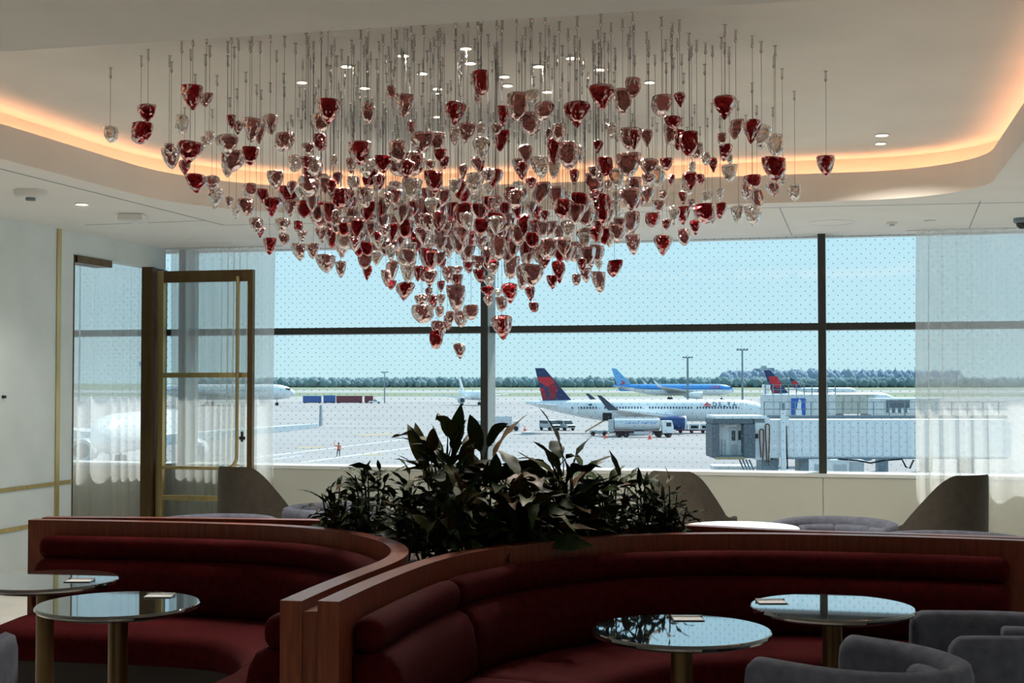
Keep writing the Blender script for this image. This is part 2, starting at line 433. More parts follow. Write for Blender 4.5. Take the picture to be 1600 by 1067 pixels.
# slots, joints and discs in the lower ceiling
def ceil_slot(pts, w=.018):
    m = MB(); P = [at(x, y, z=C) for x, y in pts]; P = [Vector((p.x, p.y, C - .001)) for p in P]
    for a, b in zip(P, P[1:]):
        t = (b - a).normalized(); n = Vector((-t.y, t.x, 0)) * w / 2
        m.add([a - n, b - n, b + n, a + n, a - n + Vector((0, 0, .003)), b - n + Vector((0, 0, .003)), b + n + Vector((0, 0, .003)), a + n + Vector((0, 0, .003))],
              [(3, 2, 1, 0), (4, 5, 6, 7), (0, 1, 5, 4), (1, 2, 6, 5), (2, 3, 7, 6), (3, 0, 4, 7)])
    return m.build('ceiling_joint', 'bridge_steel', ceil)
YS = at(350, 351, z=C).y
ceil_slot([(0, 263.6), (350, 351.8), (760, 343), (1100, 326.5), (1600, 316)])
ceil_slot([(133, 351.5), (322, 344.5)])
ceil_slot([(1218, 324), (1237, 367)], .008); ceil_slot([(1532, 314), (1512, 362)], .008)
for px, py, r in ((330, 375.5, .22), (1300, 347.5, .2)):
    c = at(px, py, z=C); m = MB(); m.lathe([(r, 0), (r, -.004), (r - .012, -.006), (r - .012, -.001)], 40, closed=False)
    tag(m.build('ceiling_speaker', ['white_trim'], None, 40, (c.x, c.y, C)), 'large flush round speaker in the ceiling above the ' + ('open brass door' if px < 800 else 'right window mullion'), 'speaker')
    MB().lathe([(r - .012, -.002), (.001, -.002)], 40, closed=False).build('grille', 'ceiling_paint', bpy.data.objects[-1] if False else [o for o in COL.objects if o.name.startswith('ceiling_speaker')][-1], 40)

# walls
wl = MB().b2(XL - .15, XL, YB, 11.12, 0, C).b2(XL - .15, XL, 11.12, YW - .2, 2.73, C).build('wall_left', 'plaster')
struct(wl, 'pale plaster left wall with brass inlay strips', 'wall')
for z in (.672, .335):
    MB().b2(XL, XL + .008, YB, 10.82, z - .018, z + .018).build('brass_rail', 'brass', wl)
    MB().b2(XL, XL + .008, 10.90, 11.10, z - .018, z + .018).build('brass_rail', 'brass', wl)
MB().b2(XL, XL + .012, 10.83, 10.89, 0, C).build('brass_strip', 'brass', wl)
MB().b2(XL - .15, XL + .004, 11.105, 11.125, 0, 2.73).build('brass_edge', 'bronze', wl)
MB().b2(XL - .16, XL + .02, 11.14, 11.75, 2.66, 2.725).build('door_track', 'bronze', wl)
c = at(4, 620, X=XL); m = MB(); m.tube([(XL, c.y, c.z), (XL + .03, c.y, c.z)], [.014, .012], 12); m.build('wall_knob', 'dark_metal', wl, 40)
struct(slab(XR, XR + .2, YB, YW + .1, 0, C).build('wall_right', 'plaster'), 'plain plaster wall closing the lounge on the right', 'wall')
struct(slab(-12, XR + .2, YB - .2, YB, 0, C).build('wall_near', 'plaster'), 'plain plaster wall behind the viewer', 'wall')
struct(MB().b2(-12, -11.8, 6, YW, 0, C).b2(-12, XL - .15, 5.8, 6, 0, C).build('wall_side_room', 'plaster'), 'plain walls of the small room behind the doorway', 'wall')
# dark timber end of the left wall behind the open door, and the door jamb
we = MB().b2(XL - .07, XL - .02, 12.52, YW - .12, 0, 2.73).build('trim_1', 'dark_wood'); struct(we, 'dark timber lining behind the open door', 'trim')
for i in range(6): MB().b2(XL - .02, XL - .008, 12.64, YW - .14, .02 + i * .452, .45 + i * .452).build('timber_board', 'dark_wood', we, bevel=.004)
MB().b2(XL - .08, XL + .035, 12.50, 12.58, 0, 2.73).build('jamb', 'bronze', we)

# ---- window wall
MX = [-13.0, -9.76, -6.56, -3.35, -.145, 3.06, 6.26]
wf = MB().b2(-12, XR + .2, 12.88, YW + .05, 0, .70).build('wall_far', 'parapet'); struct(wf, 'grey beige parapet wall below the big windows', 'wall')
for i in range(len(MX) - 1):
    MB().b2(max(-11.9, MX[i] + .006), min(XR, MX[i + 1] - .006), 12.862, 12.88, .02, .695).build('parapet_panel', 'parapet', wf)
struct(MB().b2(-12, XR + .2, 12.84, YW + .1, .70, .735).build('trim_2', 'white_trim', bevel=.006), 'white window sill running along the parapet', 'sill')
TZ = 2.085
for i in range(1, len(MX) - 1):
    xa, xb = MX[i], MX[i + 1]
    w = bpy.data.objects.new('window_%d' % i, None); COL.objects.link(w)
    struct(w, ['large window bay of the side room left of the lounge', 'large window bay with the sheer curtain left of it', 'large window bay in the middle with the view of the parked airliner', 'large window bay behind the right sheer curtain', 'large window bay at the far right'][i - 1], 'window')
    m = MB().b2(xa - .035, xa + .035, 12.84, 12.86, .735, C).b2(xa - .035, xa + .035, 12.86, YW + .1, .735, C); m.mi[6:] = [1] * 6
    m.build('mullion', ['mullion', 'mullion_side_lit'], w)
    MB().b2(xa + .036, xb - .036, 12.93, YW + .1, TZ - .032, TZ + .032).build('transom', 'mullion', w)
    MB().b2(xa + .036, xb - .036, YW + .02, YW + .03, .736, TZ - .033).build('glass_pane', 'window_glass', w)
    MB().b2(xa + .036, xb - .036, YW + .02, YW + .03, TZ + .033, C).build('glass_pane', 'window_glass', w)
struct(slab(-12, MX[1], 12.95, YW + .1, 0, C).build('wall_far_side', 'plaster'), 'plain wall at the far end of the side room', 'wall')
struct(slab(MX[-1], XR + .2, 12.95, YW + .1, 0, C).build('wall_far_end', 'plaster'), 'plain wall right of the last window', 'wall')

# ---- open glazed door, hinged at the end of the left wall, standing parallel to the windows
dY = 12.60; dx0, dx1 = XL + .05, XL + 1.095
d = bpy.data.objects.new('door_1', None); COL.objects.link(d); d.location = (0, 0, 0); struct(d, 'open glass door in a bronze frame with a long bent pull', 'door')
MB().b2(dx0, dx0 + .075, dY - .03, dY + .03, .01, 2.69).build('stile', 'brass', d, bevel=.003)
MB().b2(dx1 - .055, dx1, dY - .03, dY + .03, .01, 2.69).build('stile', 'bronze', d, bevel=.003)
MB().b2(dx0 + .075, dx1 - .055, dY - .03, dY + .03, 2.575, 2.69).build('rail', 'bronze', d, bevel=.003)
for z in (1.64, .41): MB().b2(dx0 + .075, dx1 - .055, dY - .03, dY + .03, z - .025, z + .025).build('rail', 'brass', d, bevel=.003)
MB().b2(dx0 + .075, dx1 - .055, dY - .03, dY + .03, .01, .14).build('rail', 'bronze', d, bevel=.003)
for z0, z1 in ((.14, .385), (.435, 1.615), (1.665, 2.575)):
    MB().b2(dx0 + .075, dx1 - .055, dY - .006, dY + .006, z0, z1).build('pane', 'door_glass', d)
px_ = dx1 - .14; pts = [(dx0 + .10, dY - .075, .715), (px_ - .12, dY - .075, .715)]
for k in range(1, 8): a = R_(-90 + 90 * k / 8); pts.append((px_ - .12 + .12 * math.cos(a), dY - .075, .835 + .12 * math.sin(a)))
pts += [(px_, dY - .075, .835), (px_, dY - .075, 2.62)]
MB().tube(pts, .017, 10).build('pull_handle', 'brass', d, 60)
MB().tube([(px_ + .055, dY + .075, .45), (px_ + .055, dY + .075, 2.62)], .014, 10).build('pull_handle', 'brass', d, 60)
MB().b2(px_ + .03, px_ + .05, dY - .05, dY - .03, .98, 1.08).b2(px_ + .01, px_ + .07, dY - .045, dY - .03, 1.0, 1.03).build('latch', 'dark_metal', d)
for z in (.75, 2.55): MB().tube([(px_, dY - .075, z), (px_, dY - .03, z)], .008, 8).build('handle_standoff', 'brass', d, 60)

# ---- sheer curtains
def curtain(name, x0, x1, y, label, folds, amp, seed, z0=.03):
    rnd = random.Random(seed); n = int((x1 - x0) * 150); ph = 0; prof = []
    wl_ = (x1 - x0) / folds; nxt = wl_; k = rnd.uniform(.7, 1.3)
    for i in range(n + 1):
        x = x0 + (x1 - x0) * i / n
        ph += (2 * PI / wl_) * ((x1 - x0) / n) * (1 + .45 * math.sin(x * 5.1 + seed) + .25 * math.sin(x * 11.7 + seed * 2))
        A = amp * (.65 + .45 * math.sin(x * 3.3 + seed * 1.7))
        prof.append((x, math.sin(ph) * A, math.cos(ph) * A * .55))
    m = MB(); V = []; rows = 14
    for r in range(rows + 1):
        t = r / rows; z = C - .004 - (C - .004 - z0) * t
        for x, dy, dxx in prof:
            k = .75 + .35 * t
            V.append((x + dxx * k + .012 * math.sin(t * 3 + x * 4), y + dy * k, z + (.012 * math.sin(x * 17) if r == rows else 0)))
    Fs = [(r * (n + 1) + i, r * (n + 1) + i + 1, (r + 1) * (n + 1) + i + 1, (r + 1) * (n + 1) + i) for r in range(rows) for i in range(n)]
    m.add(V, Fs); return tag(m.build(name, 'sheer_cloth', None, 180, fix=False), label, 'curtain', 'sheer curtains on the window wall')
curtain('sheer_curtain', -6.62, -5.47, 12.73, 'sheer white curtain hanging behind the open brass door', 11, .035, 1)
curtain('sheer_curtain', .66, 2.7, 12.70, 'sheer white curtain at the right end of the windows', 13, .05, 3)
curtain('sheer_curtain', -8.6, -6.93, 12.72, 'sheer white curtain seen through the doorway in the left wall', 15, .045, 5)
for x0, x1 in ((-6.7, -5.4), (.6, 2.8), (-8.7, -6.9)):
    struct(MB().b2(x0, x1, 12.71, 12.735, C - .012, C - .0005).build('curtain_track', 'white_trim', ceil))

# ---- ceiling fittings
def downlight(px, py, z, r, label, power, spot=130, grp='downlights in the ceiling tray'):
    c = at(px, py, z=z) if px is not None else py
    t = thing('downlight', label, 'downlight', (c.x, c.y, z), 0, grp)
    MB().lathe([(r, 0), (r * 1.18, 0), (r * 1.22, -.006), (r * 1.05, -.010), (r, -.004)], 20, closed=False).build('trim_ring', 'plastic_white', t, 50)
    m = MB(); m.lathe([(r, -.003), (.001, -.003)], 20, closed=False); o = m.build('lens', 'lamp_disc', t, fix=False)
    for p in o.data.polygons:
        if p.normal.z > 0: p.flip()
    ld = bpy.data.lights.new('downlight_beam', 'SPOT'); ld.energy = power; ld.spot_size = R_(spot); ld.spot_blend = .6; ld.color = (1, .92, .82); ld.shadow_soft_size = .03
    lo = bpy.data.objects.new('beam', ld); COL.objects.link(lo); lo.parent = t; lo.location = (0, 0, -.02)
TD = [(541, 102), (728, 74), (630, 85), (735, 97), (893, 89), (842, 102), (472, 127), (936, 107), (788, 118), (793, 132), (570, 136), (660, 113), (1015, 127), (855, 142), (684, 181), (683, 137)]
ords = ['first', 'second', 'third', 'fourth', 'fifth', 'sixth', 'seventh', 'eighth', 'ninth', 'tenth', 'eleventh', 'twelfth', 'thirteenth', 'fourteenth', 'fifteenth', 'sixteenth']
for i, (x, y) in enumerate(sorted(TD)):
    downlight(x, y, T, .028, 'small round downlight among the pendant wires, %s from the left' % ords[i], 54)
downlight(1378, 210, T, .042, 'round downlight in the tray right of the pendants, the nearer of two', 40)
downlight(1376, 223, T, .036, 'round downlight in the tray right of the pendants, the farther of two', 40)
downlight(128, 318, C, .045, 'single round downlight in the low ceiling by the left wall', 40, grp='downlights in the low ceiling')
for i, (x, y) in enumerate(((-5.9, 5.), (-5.9, 2.), (-3, 2.5), (0, 2.5), (3, 2.5), (-3, -1.5), (0, -1.5), (3, -1.5), (-5.9, -1.5), (3.2, 6), (3.2, 9), (5.5, 6), (5.5, 9), (5.5, 2.5), (3.2, 11.6), (-9, 9))):  # unseen downlights, added to raise the light level in the lounge
    downlight(None, Vector((x, y, 0)), C, .045, 'unseen round downlight added in the low ceiling to brighten the lounge', 25, 130, 'added downlights outside the view')
def device(px, py, label, kind):
    c = at(px, py, z=C); t = thing(kind, label, kind.replace('_', ' '), (c.x, c.y, C), YAW)
    return t
t = device(48, 297, 'round white smoke detector with a dark sensor on the ceiling at far left', 'smoke_detector')
MB().lathe([(.115, 0), (.115, -.03), (.10, -.05), (.03, -.055)], 28).build('body', 'plastic_white', t, 45); MB().lathe([(.035, -.054), (.033, -.075)], 16).build('sensor', 'bridge_steel', t, 45)
t = device(208, 335, 'square white access point on the ceiling above the doorway', 'access_point')
MB().box((0, 0, -.03), (.2, .2, .06)).build('body', 'plastic_white', t, bevel=.012); MB().lathe([(.05, -.06), (.045, -.068)], 16).build('sensor', 'plastic_white', t, 45)
t = device(1597, 341, 'dark dome camera on the ceiling at the right edge', 'dome_camera')
MB().lathe([(.07, 0), (.07, -.03), (.06, -.04)], 24).build('base', 'bridge_steel', t, 45); MB().lathe([(.05, -.04), (.045, -.065), (.025, -.085), (.004, -.09)], 20).build('dome', 'plastic_dark', t, 60)
t = device(1394, 347, 'small white sprinkler plate on the ceiling near the right curtain', 'sprinkler')
MB().lathe([(.045, 0), (.045, -.015), (.02, -.02), (.02, -.035), (.035, -.04)], 20).build('plate', 'plastic_white', t, 45)
t = device(1453, 344, 'flat ceiling sensor disc left of the dome camera', 'ceiling_sensor')
MB().lathe([(.05, 0), (.045, -.012)], 20).build('body', 'plastic_white', t, 45)

# ================================================================ BANQUETTES AND PLANTER
CAP = .88
RP = [at(x, y, z=CAP) for x, y in ((530, 940), (572, 920), (621, 899), (660, 884), (705, 870), (760, 859), (820, 851), (880, 844), (951, 838.5), (1042, 835), (1130, 834), (1220, 834.5), (1390, 838), (1560, 843.5), (1640, 847))]
LP = [at(x, y, z=CAP) for x, y in ((44, 812.3), (200, 815), (330, 818), (420, 821), (500, 826.5), (551, 834.5), (588, 843.5), (608, 853), (612, 862), (599, 874), (534.5, 898), (472.6, 922.6), (437.6, 938))]
for P in (RP, LP):
    for p in P: p.z = 0
RPATH = smooth_path(catmull(RP, .05), 10); LPATH = smooth_path(catmull(LP, .05), 6)
def arc(path, s0, s1):
    cum = [0.]
    for a, b in zip(path, path[1:]): cum.append(cum[-1] + (b - a).length)
    if s1 <= 0: s1 += cum[-1]
    def P(q):
        for i in range(len(cum) - 1):
            if q <= cum[i + 1]: return path[i].lerp(path[i + 1], (q - cum[i]) / max(1e-9, cum[i + 1] - cum[i]))
        return path[-1].copy()
    return [P(s0)] + [p.copy() for p, c in zip(path, cum) if s0 + .02 < c < s1 - .02] + [P(s1)]
def length(path): return sum((b - a).length for a, b in zip(path, path[1:]))
def banquette(path, name, label, cuts, s0, s1, th=.072):
    t = thing(name, label, 'banquette', path[0])
    path = [p - path[0] for p in path]
    def part(nm, mb, mt, sm=40): return mb.build(nm, mt, t, sm)
    part('back_panel', sweep(path, [(-th, 0), (0, 0), (0, CAP), (-th, CAP)]), 'cap_wood', 30)
    ends = [s0] + cuts + [length(path) - s1]
    for a, b in zip(ends, ends[1:]):
        seg = arc(path, a + .002, b - .002)
        if len(seg) < 4: continue
        part('bolster', sweep(seg, rrect(.002, .105, .695, .812, .048), .045), 'velvet', 60)
        part('back_cushion', sweep(seg, [(.002, .44), (.15, .44), (.175, .48), (.175, .56), (.158, .645), (.13, .69), (.09, .705), (.002, .695)], .05), 'velvet', 60)
        part('seat_cushion', sweep(seg, [(.01, .30), (.56, .30), (.60, .32), (.615, .37), (.60, .42), (.55, .445), (.30, .455), (.01, .45)], .05), 'velvet', 60)
    part('plinth', sweep(arc(path, s0 + .05, length(path) - s1 - .05), [(.005, 0), (.50, 0), (.50, .30), (.005, .30)]), 'plinth', 30)
    return t
Lr = length(RPATH); Ll = length(LPATH)
print('banquette lengths', Lr, Ll)
banquette(RPATH, 'right_banquette'.replace('right_', 'curved_'), 'curved dark red velvet banquette with wooden back on the right', [1.02], .10, .16)
banquette(LPATH, 'curved_banquette', 'curved dark red velvet banquette with wooden back on the left', [Ll - 1.25], .10, .10)
# filler panel between the two near ends
a = RPATH[0] ; na = normals2(RPATH)[0]
e1 = LPATH[-1]; 
mid = (RPATH[0] - na * .072); tdir = (RPATH[3] - RPATH[0]).normalized()
lo = LPATH[-1] - normals2(LPATH)[-1] * .072
m = MB(); q0 = mid + tdir * .012; q1 = lo + tdir * .012; up = Vector((0, 0, .845))
m.add([q0, q1, q1 + tdir * .3, q0 + tdir * .3] + [v + up for v in (q0, q1, q1 + tdir * .3, q0 + tdir * .3)], [(0, 1, 2, 3), (4, 7, 6, 5), (0, 4, 5, 1), (1, 5, 6, 2), (2, 6, 7, 3), (3, 7, 4, 0)])
tag(m.build('filler_panel', 'cap_wood'), 'narrow recessed wooden panel between the two banquette ends', 'panel')
# rear wall of the planter with its own cap
BP = [at(x, y, z=CAP) for x, y in ((66, 808.4), (200, 809), (380, 811), (560, 814), (760, 816), (940, 817.5), (1065, 820.5), (1220, 829), (1400, 834), (1640, 842))]
for p in BP: p.z = 0
BPATH = smooth_path(catmull(BP, .06), 8)
t = thing('planter_wall', 'low wooden wall with glossy cap behind the plants', 'low wall', BPATH[0])
bp_ = [p - BPATH[0] for p in BPATH]
sweep(bp_, [(-.06, 0), (0, 0), (0, CAP - .02), (-.06, CAP - .02)]).build('wall_panel', 'cap_wood', t, 30)
sweep(bp_, [(-.065, CAP - .02), (.005, CAP - .02), (.005, CAP), (-.065, CAP)]).build('cap', 'cap_wood', t, 30)
# planting bed
nR = normals2(RPATH); nL = normals2(LPATH); SZ = .76
bed = []
f0 = [p - n * .085 for p, n in zip(RPATH, nR)]; f0 = [p for p in f0 if 1.2 < (p - RPATH[0]).length and p.x < at(1120, 830, z=CAP).x]
l0 = [p - n * .085 for p, n in zip(LPATH, nL)]
i0 = max(range(len(l0)), key=lambda i: l0[i].dot(RGT)); l0 = [p for p in l0[:i0 + 1] if p.x > at(500, 824, z=CAP).x]
k0 = at(490, 812, z=CAP).x; k1 = at(1090, 822, z=CAP).x
bk = [p + n_ * .015 for p, n_ in zip(BPATH, normals2(BPATH)) if k0 < p.x < k1]
poly = l0 + f0 + bk[::-1]
m = MB(); m.add([Vector((p.x, p.y, SZ)) for p in poly] + [Vector((p.x, p.y, SZ - .12)) for p in poly], [tuple(range(len(poly))), tuple(range(2 * len(poly) - 1, len(poly) - 1, -1))] + [(i, (i + 1) % len(poly), len(poly) + (i + 1) % len(poly), len(poly) + i) for i in range(len(poly))])
bmx = m.mesh('soil', 'soil'); bmm = bmesh.new(); bmm.from_mesh(bmx); bmesh.ops.triangulate(bmm, faces=bmm.faces); bmm.to_mesh(bmx); bmm.free()
tag(link('planting_bed', bmx), 'dark soil filling the planter between the banquettes', 'soil', kind='stuff')

# ================================================================ FURNITURE
def round_table(px, py, label, top='table_black', r=.30, z=.745, leg='bronze'):
    c = at(px, py, z=z); t = thing('round_table', label, 'table', (c.x, c.y, 0), 0, 'round cafe tables')
    MB().lathe([(r - .02, z - .022), (r - .006, z - .018), (r, z - .010), (r - .002, z - .003), (r - .006, z)], 64).build('tabletop', top, t, 14)
    MB().lathe([(r - .06, z - .034), (r - .02, z - .0225)], 48).build('underside', 'table_rim', t, 40)
    MB().lathe([(.036, .02), (.036, z - .034)], 24).build('column', leg, t, 40)
    MB().lathe([(.19, 0), (.19, .008), (.17, .016), (.05, .022)], 40).build('foot_plate', leg, t, 40)
    return c
t1 = round_table(1300, 947, 'round glossy black table on the right, behind the other one')
t2 = round_table(1065, 983, 'round glossy black table nearest the middle, in the right banquette')
t3 = round_table(185, 942.5, 'round glossy black table on the left, the nearer of two')
t4 = round_table(71, 905, 'round glossy black table at the left edge, the farther of two')
t5 = round_table(1158, 823, 'round white table top seen beyond the banquette cap', 'table_white', .33)
def table_card(c, dx, dy, rz, label):
    t = thing('card_holder', label, 'card holder', (c.x + dx, c.y + dy, .745), rz)
    MB().b2(-.055, .055, -.035, .035, 0, .002).build('base', 'plastic_dark', t)
    MB().b2(-.05, .05, -.03, .03, .002, .004).build('card', 'paper_card', t)
    MB().b2(-.055, .055, .033, .037, 0, .010).build('lip', 'chrome', t)
table_card(t2, .00, .19, YAW, 'small flat card holder on the table nearest the middle')
table_card(t1, -.22, .03, YAW, 'small flat card holder on the left of the far right table')
table_card(t3, .07, .18, YAW, 'small flat card holder on the nearer left table')
table_card(t4, .17, -.02, YAW, 'small flat card holder on the farther left table')

def barrel_chair(c, face, label, w=.33, dpt=.34, rim=.72, matn='chair_blue'):
    """curved shell open to the front (+x local)"""
    t = thing('barrel_chair', label, 'armchair', (c.x, c.y, 0), face, 'velvet barrel chairs')
    path = [Vector((dpt * .75, -w, 0)), Vector((dpt * .35, -w, 0))]
    for k in range(0, 17):
        a = R_(-90 - 180 * k / 16); path.append(Vector((.02 + dpt * math.cos(a) * (1 if True else 1), w * math.sin(a), 0)))
    path += [Vector((dpt * .35, w, 0)), Vector((dpt * .75, w, 0))]
    path = smooth_path(catmull(path, .05), 3)
    # outside is to the left-hand side of this travel direction
    sweep(path, [(-.035, .16), (.03, .14), (.04, .40), (.045, rim - .05), (.035, rim - .015), (.005, rim), (-.025, rim - .012), (-.035, rim - .05)], .05).build('shell', matn, t, 60)
    ip = [p + n * .055 for p, n in zip(path, normals2(path))][6:-6]
    if (ip[len(ip) // 2] - Vector((0, 0, 0))).length > (path[len(path) // 2]).length: ip = [p - n * .055 for p, n in zip(path, normals2(path))][6:-6]
    sgn = 1 if (path[len(path) // 2] + normals2(path)[len(path) // 2] * .1).length < path[len(path) // 2].length else -1
    bc = [(sgn * a, z) for a, z in rrect(-.035, .05, .43, rim - .045, .035)]
    n3 = len(ip) // 3
    for a, b in ((0, n3), (n3, 2 * n3), (2 * n3, len(ip) - 1)):
        sweep(ip[a:b + 1], bc, .02).build('back_cushion', matn, t, 60)
    m = MB(); prof = [(.0, .30), (.9, .30), (.97, .33), (1, .38), (.97, .42), (.88, .44), (.4, .455), (0.001, .458)]
    V = []; seg = 28
    for r, z in prof:
        for k in range(seg):
            a = 2 * PI * k / seg; ca, sa = math.cos(a), math.sin(a)
            q = (abs(ca) ** 3 + abs(sa) ** 3) ** (-1 / 3)
            V.append((.03 + (dpt - .06) * r * ca * q, (w - .05) * r * sa * q, z))
    m.rings([V[i * seg:(i + 1) * seg] for i in range(len(prof))]).build('seat', matn, t, 50)
    m = MB(); m.lathe([(.22, .02), (.22, .035), (.05, .05), (.04, .30)], 28, (0, 0, 0)).build('pedestal', 'dark_metal', t, 40)
    return t
def atz(px, d): p = at(px, 600, d=d); p.z = 0; return p
barrel_chair(atz(1348, 4.30), YAW + R_(134), 'grey blue velvet barrel chair in the right foreground, facing left', w=.27, dpt=.33)
barrel_chair(atz(1568, 4.86), YAW + R_(178), 'grey blue velvet barrel chair at the right edge behind the nearer one', w=.26, dpt=.36)
barrel_chair(atz(-142, 4.45), YAW + R_(95), 'grey blue velvet barrel chair cut by the left edge', w=.26, dpt=.34)
barrel_chair(atz(338, 8.55), YAW - R_(80), 'grey blue barrel chair beyond the left banquette, left of a pair', w=.37, dpt=.36)
barrel_chair(atz(520, 9.4), YAW - R_(20), 'grey blue barrel chair beyond the left banquette, right of a pair', w=.33, dpt=.33)
barrel_chair(atz(1308, 8.4), YAW - R_(120), 'grey blue barrel chair beside the white table beyond the banquette', w=.34, dpt=.34)
barrel_chair(atz(1480, 7.55), YAW - R_(85), 'grey blue barrel chair seen over the right banquette cap, farthest right', w=.40, dpt=.36)

def shell_chair(c, face, label, H=.95, w=.31):
    """high curved back whose sides slope down to the front (+x local)"""
    t = thing('lounge_chair', label, 'armchair', (c.x, c.y, 0), face, 'taupe high back chairs')
    m = MB(); n = 36; rows = 12; O = []; I = []
    for j in range(rows + 1):
        v = j / rows
        for i in range(n + 1):
            th = R_(-128 + 256 * i / n); a = abs(math.degrees(th))
            k = min(1, max(0, (a - 58) / 66)); k = k * k * (3 - 2 * k)
            top = H - (H - .62) * min(1, max(0, a - 28) / 60) ** 1.6
            z = .26 + (top - .26) * v
            fl = 1 + .12 * v * (1 - .55 * k) - .06 * v * v * v
            rx, ry = (w + .02) * fl, w * (1.16 - .22 * v * (1 - k) + .12 * k)
            for L_, rr_ in ((O, 1.0), (I, .88)):
                L_.append(Vector((-rx * math.cos(th) * rr_ - .05 * v * (1 - k), ry * math.sin(th) * rr_, z - (0 if rr_ == 1 else .012 * v))))
    W_ = n + 1; V = O + I; nO = len(O); Fs = []
    for j in range(rows):
        for i in range(n):
            q = (j * W_ + i, j * W_ + i + 1, (j + 1) * W_ + i + 1, (j + 1) * W_ + i)
            Fs.append(q); Fs.append(tuple(nO + x for x in reversed(q)))
    for i in range(n):
        Fs.append((rows * W_ + i, rows * W_ + i + 1, nO + rows * W_ + i + 1, nO + rows * W_ + i)); Fs.append((i + 1, i, nO + i, nO + i + 1))
    for j in range(rows):
        for i in (0, n): Fs.append((j * W_ + i, (j + 1) * W_ + i, nO + (j + 1) * W_ + i, nO + j * W_ + i))
    m.add(V, Fs); m.build('shell', 'chair_taupe', t, 55)
    m = MB(); V = []; prof = [(.0, .30), (.92, .30), (1, .36), (.95, .43), (.5, .455), (0.001, .46)]
    for r, z in prof: V.append([(.02 + w * .88 * r * math.cos(2 * PI * k / 24), w * .9 * r * math.sin(2 * PI * k / 24), z) for k in range(24)])
    m.rings(V).build('seat', 'chair_taupe', t, 50)
    MB().lathe([(.03, .04), (.03, .30)], 16).build('column', 'dark_metal', t, 40)
    for k in range(4):
        a = PI / 4 + k * PI / 2; MB().tube([(0, 0, .06), (.28 * math.cos(a), .28 * math.sin(a), .012)], [.022, .012], 8).build('leg', 'dark_metal', t, 40)
    return t
shell_chair(atz(410, 10.2), YAW + R_(64), 'taupe high back lounge chair below the open brass door', .96, .285)
shell_chair(atz(1073, 9.7), YAW + R_(64), 'taupe high back lounge chair half hidden behind the plants', .96, .285)
shell_chair(atz(1457, 9.1), YAW + R_(116), 'taupe high back lounge chair in front of the right curtain', .975, .30)

